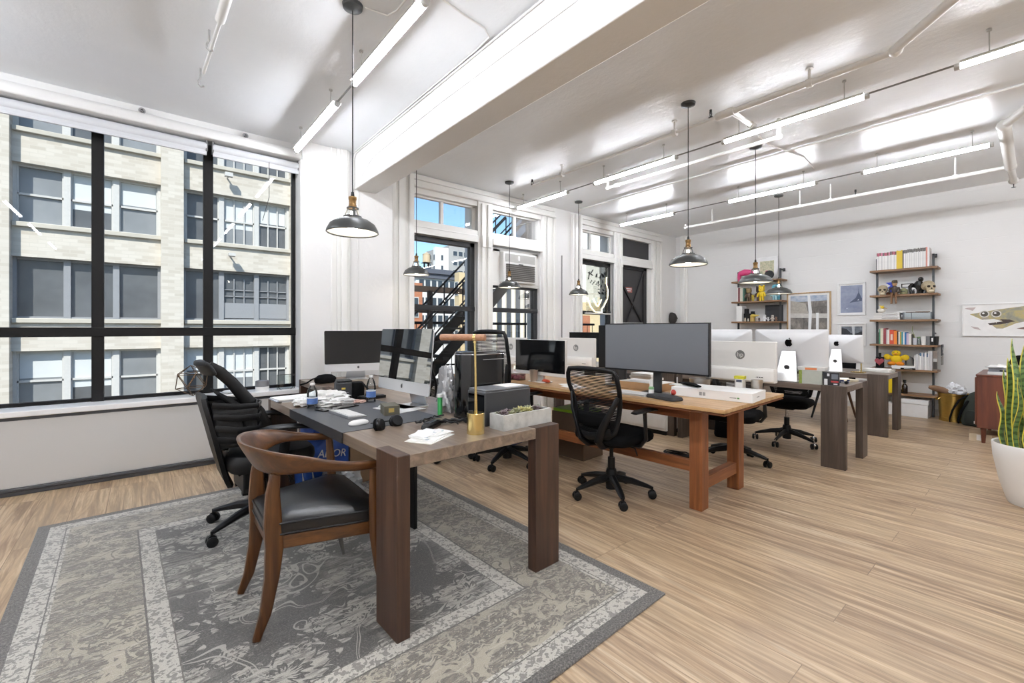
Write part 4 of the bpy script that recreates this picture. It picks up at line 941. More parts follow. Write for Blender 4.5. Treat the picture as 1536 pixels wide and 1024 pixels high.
# brass lamp with a wooden shade
t = thing('desk_lamp', 'brass desk lamp with a cylinder base and horizontal wooden tube shade', 'lamp', (1.265, 1.80, ZT), 0)
MB(BRASS).lathe([(0, 0), (.043, 0), (.043, .10), (.041, .102), (0, .102)], 40).out('base', t)
MB(BRASS).cyl((.004, 0, .10), (-.005, 0, .455), .0055, n=12).cyl((.004, .012, .1), (-.004, .0, .45), .003, n=8).out('stem', t)
tv = Vector((-.5, .78, 0)).normalized(); c0_ = Vector((-.005, 0, .472))
sh = MB(wood('#8A6148', '#A97C5E', '#C09575', 'y', 2.)); A_ = c0_-tv*.055; B_ = c0_+tv*.185; 
sh.cyl(A_, B_, .0165, n=24).out('lamp_shade', t, bevel=.002)
MB(BRASS).cyl(c0_-tv*.008, c0_+tv*.008, .0175, n=24).cyl((-.005, 0, .445), (-.005, 0, .465), .008, n=12).out('collar', t)
MB(pm('#26221C', .5)).lathe([(0, .102), (.012, .102), (.012, .112), (0, .114)], 12, (-.022, .01, 0)).out('switch', t)
# concrete planter with succulents
CON = NT('concrete'); v_ = CON.co(); n_ = CON.noise(v_, 16, 5, .6); CON = CON.bsdf(CON.ramp(n_, [(.3, '#A5A5A0'), (.5, '#BFBFBA'), (.75, '#CFCFCA')]), .8, 0, CON.bump(CON.noise(v_, 60, 3), .25, .004))
t = thing('succulent_planter', 'long pale concrete planter of succulents on the right end of the front desk', 'planter', (1.565, 1.80, ZT), 2)
m = MB(CON); W_, D_, H_ = .175, .055, .078
m.box(-W_, W_, -D_, -D_+.012, 0, H_).box(-W_, W_, D_-.012, D_, 0, H_).box(-W_, -W_+.012, -D_+.012, D_-.012, 0, H_).box(W_-.012, W_, -D_+.012, D_-.012, 0, H_).box(-W_+.012, W_-.012, -D_+.012, D_-.012, 0, .06)
m.out('trough', t)
MB(pm('#4A4136', .95, bmp=.6)).box(-W_+.012, W_-.012, -D_+.012, D_-.012, .06, .068).out('soil', t)
sr = random.Random(5)
SG = [pm('#8A8B6A', .5, var=.15), pm('#6E5F62', .5, var=.2), pm('#B5AE72', .5, var=.15), pm('#7A7F66', .5, var=.2)]
for k, (x, y, r_, c_) in enumerate(((-.13, .0, .03, 1), (-.085, .012, .032, 1), (-.095, -.02, .026, 0), (-.04, 0, .034, 0), (.005, .01, .036, 2), (.03, -.015, .03, 2), (.06, .012, .034, 0), (.10, -.005, .032, 1), (.13, .015, .026, 3), (-.14, .02, .024, 3))):
    m = MB(SG[c_])
    for ring, (cnt, el, ln) in enumerate(((9, 18, 1.), (7, 42, .8), (5, 68, .55))):
        for j in range(cnt):
            a = 2*pi*j/cnt+ring*.4+k; e_ = R(el+sr.uniform(-8, 8)); l = r_*ln*1.15; dx, dy, dz = cos(a)*cos(e_)*l, sin(a)*cos(e_)*l, sin(e_)*l
            m.tube([(x, y, .07), (x+dx*.5, y+dy*.5, .07+dz*.5), (x+dx*.85, y+dy*.85, .07+dz*.95), (x+dx, y+dy, .07+dz*1.15)], [(.003, .004), (.004, .008), (.003, .007), (.0006, .001)], 6)
    m.out('succulent', t)
# mail
def sheets(name, lab, cat, loc, rz, items, grp=None):
    t = thing(name, lab, cat, loc, rz, grp); z = 0
    for k, (w, d, th, col, dx, dy, a) in enumerate(items):
        MB(col if not isinstance(col, str) else pm(col, .55, var=.04)).at((dx, dy, z), rz=a).box(-w/2, w/2, -d/2, d/2, 0, th).out('sheet', t); z += th
    return t
MAILB = NT('printed_mail'); vm = MAILB.co(); MAILB = MAILB.bsdf(MAILB.ramp(MAILB.noise(vm, 18, 4, .6, .6), [(.3, '#7D93A8'), (.42, '#EDEDEB'), (.6, '#F4F3F1'), (.75, '#A9C4CC')]), .4)
sheets('mail_stack', 'untidy stack of white and bluish envelopes near the corner of the front desk', 'mail', (1.05, 1.87, ZT), 20, [(.21, .14, .003, '#E9E7E2', -.01, -.01, 8), (.2, .13, .004, '#F1F0ED', .0, -.0, 14), (.17, .11, .003, MAILB, .01, .01, 2), (.2, .1, .003, '#EFEFEC', .02, .005, -4), (.16, .1, .004, MAILB, .01, .03, 10), (.12, .08, .003, '#F3F3F2', -.01, .03, 30)])
# sunglasses / cables
t = thing('cable_bundle', 'tangle of black cables and straps beside the black tower', 'cables', (1.22, 2.12, ZT)); q = random.Random(9)
for k in range(4):
    pts = []; x, y, a = q.uniform(-.12, .0), q.uniform(-.03, .05), q.uniform(-.4, .4)
    for i in range(14): pts.append((x, y, .008+.012*abs(sin(i*1.3+k)))); x += .02*cos(a); y += .02*sin(a); a += q.uniform(-.6, .6)
    MB(BLKPL).tube(cr(pts, 3), .0045 if k else .009, 7).out('cable', t)
t = thing('power_pouch', 'black shiny pouch lying behind the mail on the front desk', 'pouch', (1.16, 2.05, ZT), 35); MB(pm('#0E0E10', .25)).loft([[(x*f, y*f, z) for x, y in rrect(.085, .025, .02, 5)] for f, z in ((.9, 0), (1, .01), (.95, .024), (.6, .034))]).out('body', t)
# bottles
PET = glass('#F2F6F8', 1.2, .02)
def bottle(lab, loc, h=.2, r=.032):
    t = thing('water_bottle', lab, 'bottle', loc)
    MB(PET).lathe([(0, .0), (r*.9, .0), (r, .008), (r, h*.3), (r*.93, h*.33), (r, h*.36), (r, h*.62), (r*.75, h*.78), (.013, h*.9), (.013, h*.93)], 22).out('body', t)
    MB(pm('#5C7FC0', .45, var=.2, sc=60)).lathe([(r+.0006, h*.2), (r+.0006, h*.42)], 22).mat(pm('#E9EEF6', .5)).lathe([(r+.0006, h*.42), (r+.0006, h*.47)], 22).out('label_band', t)
    MB(WPL).cyl((0, 0, h*.92), (0, 0, h), .015, n=16).out('cap', t, bevel=.001)
    return t
bottle('clear water bottle nearest the left edge of the front desk, by the white bag', (.845, 3.03, ZT), .165)
bottle('clear water bottle with blue label beside the black equipment case', (1.235, 3.03, ZT), .19)
bottle('clear plastic bottle standing on the rug behind the front desk leg', (1.44, 2.83, .009), .24, .04)
# equipment case
t = thing('equipment_case', 'black camera equipment case with a strap on the far part of the front desk', 'case', (1.165, 3.30, ZT), -12); t.scale = (.86,)*3
cs = pm('#26272A', .55, bmp=.3)
MB(cs).box(-.10, .03, -.075, .075, 0, .15).out('body', t, bevel=.015, seg=3)
MB(BLKPL).box(-.09, .03, -.07, .07, .15, .165).out('lid', t, bevel=.008)
MB(pm('#C9B04A', .5)).box(-.055, -.025, -.077, -.0755, .09, .105).mat(pm('#8B8C8E', .5)).box(-.08, .0, -.077, -.0755, .06, .064).box(-.08, -.02, -.077, -.0755, .045, .049).out('label_print', t)
MB(BLKFAB).loft([[(x*f+.08, y*f, z) for x, y in rrect(.055, .07, .03, 4)] for f, z in ((.9, 0), (1, .02), (1, .11), (.85, .14))]).out('side_pocket', t)
MB(BLKFAB).tube([(.12, -.07, .13), (.15, -.1, .09), (.14, -.1, .03), (.1, -.09, .0085)], [(.004, .014)]*4, 6).out('strap', t)
# white bag / packing
o = crumple('packing_bag', 'white translucent packing bag crumpled across the front desk', 'bag', (.98, 3.21, ZT), .16, .13, .05, PLAS, 11, 30, .5, 20)
o = crumple('bubble_wrap', 'clump of clear bubble wrap in front of the white packing bag', 'wrap', (1.0, 3.05, ZT), .12, .045, .03, PLAS, 17, 26, .6, 8)
o = crumple('packing_bag', 'flat white bag corner at the left edge of the front desk behind the water bottle', 'bag', (.83, 3.2, ZT), .06, .09, .035, PLAS, 23, 22, .4, -20)
sheets('paper_stack', 'stack of white papers on the far left corner of the front desk', 'papers', (.84, 3.50, ZT), 4, [(.25, .2, .006, '#D9D8D5', .02, 0, 2), (.26, .2, .008, '#B9BDC6', .0, .005, -2), (.26, .2, .008, '#EFEEEB', .01, 0, 1)])
t = thing('tablet', 'thin dark tablet lying across the desk pad in front of the white bag', 'tablet', (.97, 2.93, ZT+.003), 18); MB(BLKPL).box(-.13, .13, -.05, .05, 0, .007).out('body', t, bevel=.002); MB(BLKGL).box(-.122, .122, -.044, .044, .007, .0075).out('screen', t)
crumple('pink_wrapper', 'small pinkish wrapper beside the bubble wrap', 'wrapper', (1.16, 3.05, ZT), .045, .03, .015, pm('#C9A79B', .4), 31, 18, .5)
sheets('magazine_pile', 'black and white printed sheets under the silver computer foot', 'papers', (1.27, 2.66, ZT+.003), 12, [(.2, .28, .003, '#D9D9D8', .0, 0, 0)])
crumple('cable_coil', 'loose white cable coil on the sheets by the silver computer', 'cable', (1.22, 2.72, ZT+.006), .05, .07, .014, pm('#E9E9E7', .4), 40, 20, .7)
t = thing('phone_dock', 'low black dock between the water bottle and the silver computer', 'dock', (1.31, 3.2, ZT), 10); MB(BLKPL).box(-.09, .09, -.05, .05, 0, .022).mat(pm('#47484B', .3)).box(-.08, .08, -.04, .04, .022, .026).out('body', t, bevel=.006)
t = thing('camera_bag', 'soft black bag beside the dark screen near the column', 'bag', (1.36, 4.45, .755), 20); MB(BLKFAB).loft([[(x*f, y*f, z) for x, y in rrect(.1, .06, .04, 5)] for f, z in ((.9, 0), (1, .02), (.95, .05), (.6, .075), (.2, .08))]).out('body', t); MB(BLKFAB).tube([(-.08, 0, .05), (-.15, -.02, .05), (-.22, -.03, .02), (-.28, -.02, .008)], .007, 6).out('strap', t)

# ---- under and beside the front desk
BLU = pm('#2552A8', .4, bmp=.4, bsc=30)
t = thing('shopping_bag', 'blue and white plastic bag with bold white letters under the front desk', 'bag', (1.08, 3.62, .009), 14)
m = MB(BLU).loft([[(x*fx, y*fy+.01*sin(x*40+z*30), z) for x, y in rrect(.2, .09, .04, 6)] for fx, fy, z in ((.75, .9, 0), (.95, 1, .03), (1, 1, .2), (.98, .8, .34), (.9, .5, .44))]); m.out('bag_body', t)
MB(WPL).add([(-.2, -.097, .0), (-.09, -.099, .02), (-.13, -.1, .2), (-.17, -.092, .38), (-.2, -.06, .34)], [(0, 1, 2, 3, 4)]).out('white_panel', t, solid=.003)
MB(WPL).at((.03, -.099, .30), rx=90+6, rz=0, ry=9).text('ADOR', .085, .003).out('lettering', t)
MB(BLU).tube([(-.08, 0, .43), (-.06, 0, .5), (.06, 0, .5), (.08, 0, .43)], [(.004, .015)]*4, 6).out('handle', t)
t = thing('folded_bag', 'blue printed bag standing between the dark cabinet and the cardboard box', 'bag', (1.10, 3.84, .009), -8)
m = MB(pm('#3A58A0', .4, var=.2, sc=8, bmp=.4, bsc=25)).loft([[(x*fx, y*fy, z) for x, y in rrect(.12, .07, .03, 5)] for fx, fy, z in ((.9, .9, 0), (1, 1, .03), (1, 1, .35), (.95, .7, .52), (.9, .4, .58))]).out('bag_body', t)
crumple('plastic_sheeting', 'heap of crumpled silver-grey plastic on the rug under the front desk', 'plastic', (1.13, 3.38, .009), .14, .13, .14, pm('#B9BBBD', .22, .35, bmp=.8, bsc=30), 51, 32, .6)
t = thing('cardboard_box', 'brown cardboard box under the far end of the front desk', 'box', (1.43, 3.73, .009), 2); CB = pm('#9B7F62', .8, var=.08); MB(CB).box(-.14, .14, -.12, .12, 0, .32).out('carton', t, bevel=.003); MB(pm('#BDA27E', .5)).box(-.03, .03, -.1205, .1205, .32, .3215).out('tape', t); MB(PAPER).box(-.142, -.14, -.06, .02, .2, .27).out('label_sheet', t)
t = thing('computer_tower', 'black computer cabinet on the floor beyond the headrest chair', 'computer', (.77, 4.04, .009), 2); MB(pm('#121213', .5)).box(-.19, .19, -.17, .2, .02, .55).out('case', t, bevel=.006); MB(BLKPL).box(-.18, .18, -.174, -.17, .05, .5).out('front_panel', t, bevel=.003); MB(BLKPL).box(-.19, .19, -.15, -.1, 0, .02).box(-.19, .19, .12, .17, 0, .02).out('foot', t)
t = thing('portfolio_case', 'thin black portfolio case on edge behind the front desk leg', 'case', (1.30, 2.80, .009), 6); MB(BLKPL).box(-.012, .012, -.26, .25, 0, .44).out('body', t, bevel=.005); MB(BLKPL).tube([(0, -.06, .44), (0, -.05, .47), (0, .05, .47), (0, .06, .44)], .006, 6).out('handle', t)

# ---- on the window sill
SZ = .645
t = thing('wire_terrarium', 'faceted bronze wire ornament on the window sill behind the headrest chair', 'ornament', (.36, 5.13, SZ), 15)
ico = []; ph = (1+5**.5)/2
for a in (-1, 1):
    for b in (-1, 1): ico += [Vector((0, a, b*ph)), Vector((a, b*ph, 0)), Vector((b*ph, 0, a))]
m = MB(pm('#5A4632', .4, .7)); sc_ = .075
M_ = Matrix.Rotation(R(20.9), 4, 'X') @ Matrix.Rotation(R(0), 4, 'Y'); pts = [M_ @ v*sc_ for v in ico]; zmin = min(p.z for p in pts)
for i in range(12):
    for j in range(i):
        if abs((ico[i]-ico[j]).length-2) < .01: m.cyl(pts[i]-Vector((0, 0, zmin-.004)), pts[j]-Vector((0, 0, zmin-.004)), .0035, n=6)
m.out('wire_frame', t)
t = thing('ashtray', 'white dish with a small black bird on the window sill', 'dish', (.70, 5.12, SZ)); MB(WPL).lathe([(0, 0), (.05, 0), (.095, .014), (.1, .02), (.09, .018), (.05, .006), (0, .006)], 28).out('plate', t)
t = thing('bird_figurine', 'small black bird figurine sitting on the white dish', 'figurine', (.71, 5.12, SZ+.006), -10); MB(BLKPL).tube([(-.03, 0, .012), (-.012, 0, .022), (.01, 0, .03), (.02, 0, .042)], [.003, .016, .015, .005], 10).ball((.016, 0, .042), .011).cyl((.024, 0, .042), (.038, 0, .04), .003, .001, 6).box(-.008, .008, -.006, .006, 0, .012).out('body', t)
t = thing('smart_speaker', 'round fabric speaker, grey above and white below, on the window sill', 'speaker', (.94, 5.10, SZ)); MB(pm('#7E7F82', .9, bmp=.4, bsc=200)).lathe([(.062, .045), (.064, .06), (.062, .1), (.056, .104), (0, .104)], 30).out('fabric_top', t); MB(WPL).lathe([(0, 0), (.058, 0), (.062, .01), (.062, .045), (0, .045)], 30).out('base', t)
t = thing('picture_stand', 'small clear glass picture stand on the right end of the window sill', 'stand', (1.16, 5.10, SZ), 5); MB(glass('#EFF4F4', 1.6)).box(-.085, .085, -.002, .002, .0, .15).out('glass_plate', t)
m = MB(pm('#3A352E', .4, .6))
for a, b in (((-.085, 0, 0), (-.085, 0, .15)), ((.085, 0, 0), (.085, 0, .15)), ((-.085, 0, .15), (.085, 0, .15)), ((-.085, 0, 0), (.085, 0, 0)), ((.085, 0, .03), (.03, -.05, 0)), ((-.085, 0, .03), (-.06, -.05, 0))): m.cyl(a, b, .0025, n=6)
m.out('wire_frame', t)
# ================================================================= COMPUTERS AND THINGS ON THE RUSTIC TABLE
HPW = pm('#DDDBD7', .38, var=.01); HPG = pm('#8C8B89', .35, .3)
def hp_aio(lab, loc, rz, W=.53, H=.315, zb=.10, back=True, sm=None):
    """white all-in-one, screen faces local -y; rear housing along the bottom"""
    t = thing('all_in_one_computer', lab, 'computer', loc, rz); w = W/2
    MB(HPW).box(-w, w, 0, .03, zb, zb+H).out('shell', t, bevel=.006)
    MB(sm or screen_mat(base='#0B0C0E', rough=.06, ior=1.8)).box(-w+.004, w-.004, -.003, .002, zb+.035, zb+H-.003).out('screen', t)
    m = MB(pm('#E9E7E3', .35, var=.01))
    pr = []
    for k in range(9): f = -1+k/4; pr.append((f*w*1.0, .03+.075*(1-.35*f*f*f*f)))
    poly = [(-w, .02)]+pr+[(w, .02)]
    m.loft([[(x, .02+(y-.02)*q, z) for x, y in poly] for z, q in ((zb, .75), (zb+.012, .95), (zb+.085, 1.), (zb+.105, .93), (zb+.11, .85))]).out('rear_housing', t, bevel=.004)
    m = MB(pm('#2B2B2C', .5))
    for k in range(4): m.box(-w+.07+k*.017, -w+.08+k*.017, .088, .1, zb+.04, zb+.047)
    m.out('ports', t)
    m = MB(HPG).at((0, .0315, zb+H*.66), rx=90, rz=180); m.lathe([(0, 0), (.036, 0), (.036, .0015), (0, .0015)], 32)
    m.mat(HPW).at((0, .0335, zb+H*.66), rx=90, rz=180).text('hp', .052, .0012).out('round_mark', t)
    m = MB(HPW); m.loft([[(x, y, 0.0) for x, y in rrect(.11, .075, .03, 4, 0, .02)], [(x, y, .008) for x, y in rrect(.11, .075, .03, 4, 0, .02)]]).box(-.04, .04, .02, .045, .006, zb+.04).out('stand', t, bevel=.003)
    return t
def monitor(lab, loc, rz, W, H, zb, curve=0., sm=None, mark=False):
    t = thing('computer_monitor', lab, 'monitor', loc, rz); w = W/2
    def cy(x): return -curve*(x/w)**2
    def surf(y0, z0, z1, m, nm, e=0):
        a = MB(m); n = 24; vs = []
        for k in range(n+1):
            x = -w+e+(W-2*e)*k/n; y = cy(x)
            vs.append([(x, y+y0[0], z0), (x, y+y0[1], z0), (x, y+y0[1], z1), (x, y+y0[0], z1)])
        return a.loft(vs).out(nm, t)
    surf((0, .03), zb, zb+H, BLKPL, 'shell'); surf((-.002, .001), zb+.012, zb+H-.008, sm or screen_mat(base='#101114', rough=.25), 'screen', .008)
    MB(BLKPL).box(-.09, .09, .025, .07, zb+H*.3, zb+H*.7).out('rear_hump', t, bevel=.02)
    MB(pm('#2A2B2D', .4)).box(-.035, .035, .05, .075, .008, zb+H*.5).out('stand_post', t, bevel=.006); MB(pm('#2A2B2D', .4)).box(-.13, .13, -.06, .13, 0, .01).out('stand_base', t, bevel=.004)
    if mark:
        m = MB(pm('#C9C9CA', .4)).at((-w+.055, .0305, zb+.145), rx=90, rz=180); m.tube([(.026*cos(2*pi*k/24), .026*sin(2*pi*k/24), 0) for k in range(24)], .003, 6, closed=True); m.box(-.004, .004, -.014, .005, -.001, .002).ball((0, .012, .001), .005); m.out('round_mark', t)
    return t
TT = .757
WIDE = screen_mat(base='#5E6167', rough=.4, ior=1.9)  # room glare on the dark matte panel is put into this grey base
monitor('large curved ultra-wide dark screen on the near half of the rustic table', (3.09, 1.975, TT), -88, .90, .385, .175, .022, WIDE)
monitor('dark monitor with a round white mark on its back left of the curved screen', (3.40, 2.45, TT), 90, .60, .40, .15, 0, mark=True)
hp_aio('white all-in-one computer seen from behind at the near right corner of the rustic table', (3.74, 1.58, TT), 90)
hp_aio('white all-in-one computer seen from behind with a black monitor showing above it', (3.72, 3.33, TT), 90)
hp_aio('white-framed all-in-one with a dark glossy screen facing the viewer on the rustic table', (2.97, 3.16, TT), -90, W=.70, H=.345, zb=.065)
hp_aio('white all-in-one computer half hidden behind the tall dark chair', (3.36, 4.02, TT), 90)
monitor('black monitor on the grey-brown desk by the fire door', (5.2, 4.52, .752), -90, .62, .38, .09)
# white flat box
t = thing('product_box', 'long flat white box at the near end of the rustic table', 'box', (3.36, 1.60, TT), 6)
MB(pm('#F1F1F0', .45, var=.01)).box(-.155, .155, -.29, .29, 0, .066).out('carton', t, bevel=.002)
MB(pm('#5E9A5A', .5)).box(-.1555, -.155, -.205, -.19, .02, .03).mat(pm('#9A9A99', .5)).box(-.1555, -.155, -.185, -.14, .022, .028).box(-.1555, -.155, .03, .05, .02, .045).box(-.1555, -.155, .055, .075, .02, .045).box(-.06, .0, -.2905, -.29, .03, .036).out('print', t)
t = thing('glove', 'black cable and strap lying on the flat white box', 'strap', (3.33, 1.80, TT+.066), 10); MB(BLKFAB).tube([(-.1, -.1, .012), (-.04, -.03, .018), (.02, .03, .014), (.06, .1, .012)], [(.008, .02), (.014, .03), (.012, .03), (.006, .015)], 8).out('body', t); MB(PAPER).box(-.05, .05, .06, .15, 0, .006).out('paper_slip', t)
# pouch, ball, spray bottle
t = thing('pouch', 'soft dark grey pouch on the near left edge of the rustic table', 'pouch', (2.955, 1.80, TT), 78); MB(pm('#2F3033', .8, bmp=.4)).loft([[(x*f, y*f, z) for x, y in rrect(.14, .06, .03, 5)] for f, z in ((.95, 0), (1, .008), (.93, .024), (.5, .034))]).out('body', t)
t = thing('toy_ball', 'small red and white ball on the dark grey pouch', 'ball', (2.985, 1.745, TT+.03)); MB(pm('#B23A33', .35)).ball((0, 0, .021), .021, n=18).mat(WPL).tube([(.0212*cos(2*pi*k/20), .008, .021+.0205*sin(2*pi*k/20)) for k in range(20)], .0022, 6, closed=True).out('ball', t)
t = thing('spray_bottle', 'small green spray bottle with a white cap below the wide curved screen', 'bottle', (2.99, 1.93, TT)); MB(pm('#8FBF8C', .35)).lathe([(0, 0), (.019, 0), (.02, .004), (.02, .07), (.012, .078), (0, .078)], 20).mat(WPL).lathe([(.0203, .02), (.0203, .055)], 20).out('bottle', t); MB(WPL).lathe([(0, .076), (.0135, .076), (.0125, .13), (0, .132)], 18).out('cap', t)
sheets('newspaper', 'folded printed sheets on the near left edge of the rustic table', 'papers', (2.99, 2.10, TT), 92, [(.34, .16, .006, '#C9C8C6', 0, 0, 0), (.32, .15, .006, MAILB, .01, 0, 2), (.3, .14, .004, '#DEDDDB', .0, .01, -3)])
t = thing('cork_tray', 'low tan cardboard box under the wide curved screen', 'box', (3.36, 2.22, TT), 2); MB(pm('#C39C72', .8)).box(-.12, .12, -.2, .2, 0, .06).out('carton', t, bevel=.002); MB(pm('#EDEAE4', .6)).box(-.118, .118, -.198, .198, .06, .063).out('lid_sheet', t)
sheets('paper_stack', 'thick pile of white papers behind the tan cardboard box', 'papers', (3.66, 2.42, TT), 88, [(.24, .19, .02, '#E6E4DF', 0, 0, 0), (.24, .19, .018, '#D7D9DC', .01, 0, 3), (.23, .19, .02, '#EFEEEA', -.01, 0, -2), (.23, .18, .02, '#DDDAD4', 0, .01, 4), (.22, .17, .02, '#F2F1EE', 0, 0, 0)])
t = thing('steel_cup', 'brushed steel cup at the right end of the rustic table', 'cup', (3.575, 1.40, TT)); MB(pm('#B8B3AC', .28, .9)).lathe([(0, 0), (.034, 0), (.04, .125), (.042, .13), (.038, .128), (.032, .006), (0, .006)], 28).out('cup', t)
t = thing('steel_bowl', 'wide low steel dish left of the brushed steel cup', 'bowl', (3.60, 1.86, TT)); MB(pm('#A9A59F', .3, .9)).lathe([(0, 0), (.07, 0), (.085, .1), (.08, .1), (.066, .005), (0, .005)], 28).out('bowl', t)
t = thing('glue_box', 'white and yellow topped packet beside the brushed steel cup', 'packet', (3.555, 1.515, TT), 8); MB(PAPER).box(-.03, .03, -.025, .025, 0, .13).out('carton', t); MB(pm('#D6CF35', .5)).box(-.032, .032, -.036, .036, .13, .152).out('lid', t, bevel=.002); MB(pm('#4E5361', .5)).box(-.0305, -.03, -.02, .02, .105, .125).out('print', t)
t = thing('tumbler', 'pale metal tumbler in front of the dark glossy screen', 'cup', (2.93, 3.19, TT)); MB(pm('#BDB2A6', .35, .7)).lathe([(0, 0), (.032, 0), (.042, .115), (.043, .118), (.04, .116), (.03, .005), (0, .005)], 26).out('cup', t)
t = thing('candy_jar', 'low clear box of pink sweets left of the pale metal tumbler', 'box', (2.93, 3.46, TT), 4); MB(glass('#F6F0F0', .9)).box(-.05, .05, -.09, .09, 0, .06).out('box_shell', t)
m = MB(pm('#C98391', .5, var=.2, sc=90)); q = random.Random(2)
for k in range(30): m.ball((q.uniform(-.04, .04), q.uniform(-.08, .08), .01+.012*(k % 3)), .011, n=8)
m.out('sweets', t)['kind'] = 'stuff'
t = thing('candy_bag', 'small orange-red snack bag right of the pale metal tumbler', 'bag', (2.97, 3.06, TT), 80); MB(pm('#C0492C', .4, var=.2, sc=60)).tube([(-.05, 0, .012), (-.03, 0, .018), (.03, 0, .02), (.05, 0, .012)], [(.004, .02), (.014, .026), (.015, .026), (.004, .02)], 10).out('body', t)
sheets('paper_sheets', 'loose white sheets lying on the middle of the rustic table', 'papers', (3.02, 2.80, TT), 65, [(.21, .15, .001, '#F4F3F1', 0, 0, 0), (.2, .14, .001, '#F4F3F1', -.14, .02, 18)])
t = thing('keyboard', 'dark keyboard on the far part of the rustic table', 'keyboard', (2.96, 3.75, TT), 88); MB(DKGREY).box(-.21, .21, -.06, .06, 0, .016).out('case', t, bevel=.004)
m = MB(BLKPL)
for r_ in range(5):
    for k in range(18): m.box(-.2+k*.0222, -.182+k*.0222, -.053+r_*.0215, -.035+r_*.0215, .016, .021)
m.out('keys', t)
t = thing('coffee_cup', 'small white paper cup beside the near mesh chair top on the rustic table', 'cup', (3.3, 2.58, TT)); MB(WPL).lathe([(0, 0), (.026, 0), (.036, .095), (.034, .095), (.024, .004), (0, .004)], 22).out('cup', t)
t = thing('speaker', 'dark box speaker under the wide curved screen', 'speaker', (3.66, 2.74, TT), 0); MB(DKGREY).box(-.07, .07, -.06, .06, 0, .2).out('case', t, bevel=.006); MB(BLKPL).at((-.071, 0, .07), ry=-90).lathe([(.04, 0), (.04, .004), (.02, -.004), (0, .002)], 22).out('driver', t)

# under the rustic table
t = thing('drawer_cabinet', 'white low drawer cabinet under the desk by the fire door', 'cabinet', (5.0, 3.32, 0)); MB(pm('#E3E1DD', .5)).box(-.2, .2, -.42, .42, .05, .50).out('body', t, bevel=.004)
for z in (.08, .30): MB(pm('#E9E7E4', .5)).box(-.212, -.2, -.41, .41, z, z+.195).out('drawer', t, bevel=.003)
MB(BLKPL).box(-.19, .19, -.41, .41, 0, .05).out('plinth', t)
for x, l in ((-.07, 'worn grey-brown boot on the floor under the rustic table, the nearer of two'), (.07, 'worn grey-brown boot on the floor under the rustic table, the farther of two')):
    c, s_ = cos(R(70)), sin(R(70)); t = thing('boot', l, 'boot', (3.28+x*c, 3.42+x*s_, 0), 70)
    MB(pm('#5B4C40', .85, bmp=.5)).tube([(0, .13, .04), (0, .05, .05), (0, -.06, .07), (0, -.1, .1), (0, -.1, .22)], [(.03, .04), (.045, .048), (.06, .05), (.055, .052), (.05, .052)], 12).out('upper', t); MB(BLKPL).box(-.045, .045, -.15, .165, 0, .02).out('sole', t, bevel=.01)
t = thing('file_box', 'lime-green topped box on a shelf under the rustic table', 'box', (3.4, 3.05, 0), 4); MB(pm('#5E4A38', .7)).box(-.16, .16, -.2, .2, 0, .44).out('carton', t, bevel=.004); MB(pm('#8FBF2E', .5)).box(-.15, .15, -.19, .19, .44, .47).out('green_binder', t, bevel=.003)
t = thing('cloth_bag', 'blue-grey bag on the floor under the far end of the rustic table', 'bag', (3.2, 3.85, 0), 15); MB(pm('#5B6382', .85, bmp=.4)).loft([[(x*f, y*f, z) for x, y in rrect(.2, .12, .06, 5)] for f, z in ((.9, 0), (1, .04), (1, .3), (.9, .46), (.6, .52))]).out('bag_body', t)
t = thing('power_strip', 'dark cable tray with coiled cables on the floor beyond the rustic table', 'cables', (4.02, 2.3, 0), 8); q = random.Random(12); m = MB(BLKPL)
for k in range(5): m.tube([(.08*cos(2*pi*i/16)+q.uniform(-.01, .01), .13*sin(2*pi*i/16)+q.uniform(-.01, .01), .012+.012*k+.004*sin(i+k)) for i in range(16)], .007, 6, closed=True)
m.out('cable_loops', t)

# ================================================================= MIDDLE AND FAR DESKS
GMIR = screen_mat(ior=1.5, base='#0A0A0B')
imac('silver all-in-one computer seen from behind, the nearest one on the middle grey-brown desk', .65, (4.99, 1.64, .752), 90, tilt=2)
imac('silver all-in-one computer seen from behind, left one of the pair on the middle grey-brown desk', .65, (4.99, 2.325, .752), 90, tilt=2, mark=False)
imac('smaller silver all-in-one computer seen from behind on the desk by the right ladder shelf', .53, (6.80, 1.70, .73), 90, h=.47, tilt=2)
t = thing('food_carton', 'green and grey carton at the near end of the middle grey-brown desk', 'box', (4.93, 1.43, .752), 6); MB(pm('#B9BDB2', .5, var=.08, sc=20)).box(-.06, .06, -.085, .075, 0, .125).out('carton', t); MB(pm('#8FA24B', .5, var=.25, sc=50)).box(-.062, .062, .075, .1, 0, .125).out('green_side', t)
t = thing('book_box', 'pale flat box with an orange label lying on the green and grey carton', 'box', (4.94, 1.43, .8775), 4); MB(pm('#D4D3D0', .5)).box(-.07, .12, -.11, .11, 0, .034).out('carton', t, bevel=.002); MB(pm('#D8824F', .5)).box(-.0705, -.07, -.045, .05, .006, .026).out('label_print', t)
t = thing('game_box', 'small black picture box standing in front of the green and grey carton', 'box', (4.89, 1.27, .752), 8); MB(pm('#1B1D22', .4)).box(-.03, .03, -.06, .06, 0, .12).out('carton', t, bevel=.001); MB(pm('#B63B3F', .4)).box(-.0305, -.03, -.058, .0, .03, .045).mat(pm('#D9DBDD', .4)).box(-.0305, -.03, .025, .05, .005, .06).box(-.0305, -.03, -.05, -.02, .01, .02).box(-.0305, -.03, .01, .028, .085, .11).mat(pm('#6C757E', .4)).box(-.0305, -.03, -.055, -.005, .06, .105).out('cover_print', t)
t = thing('toy_car', 'small dark blue toy car beside the black picture box', 'toy', (5.12, 1.24, .752), 95)
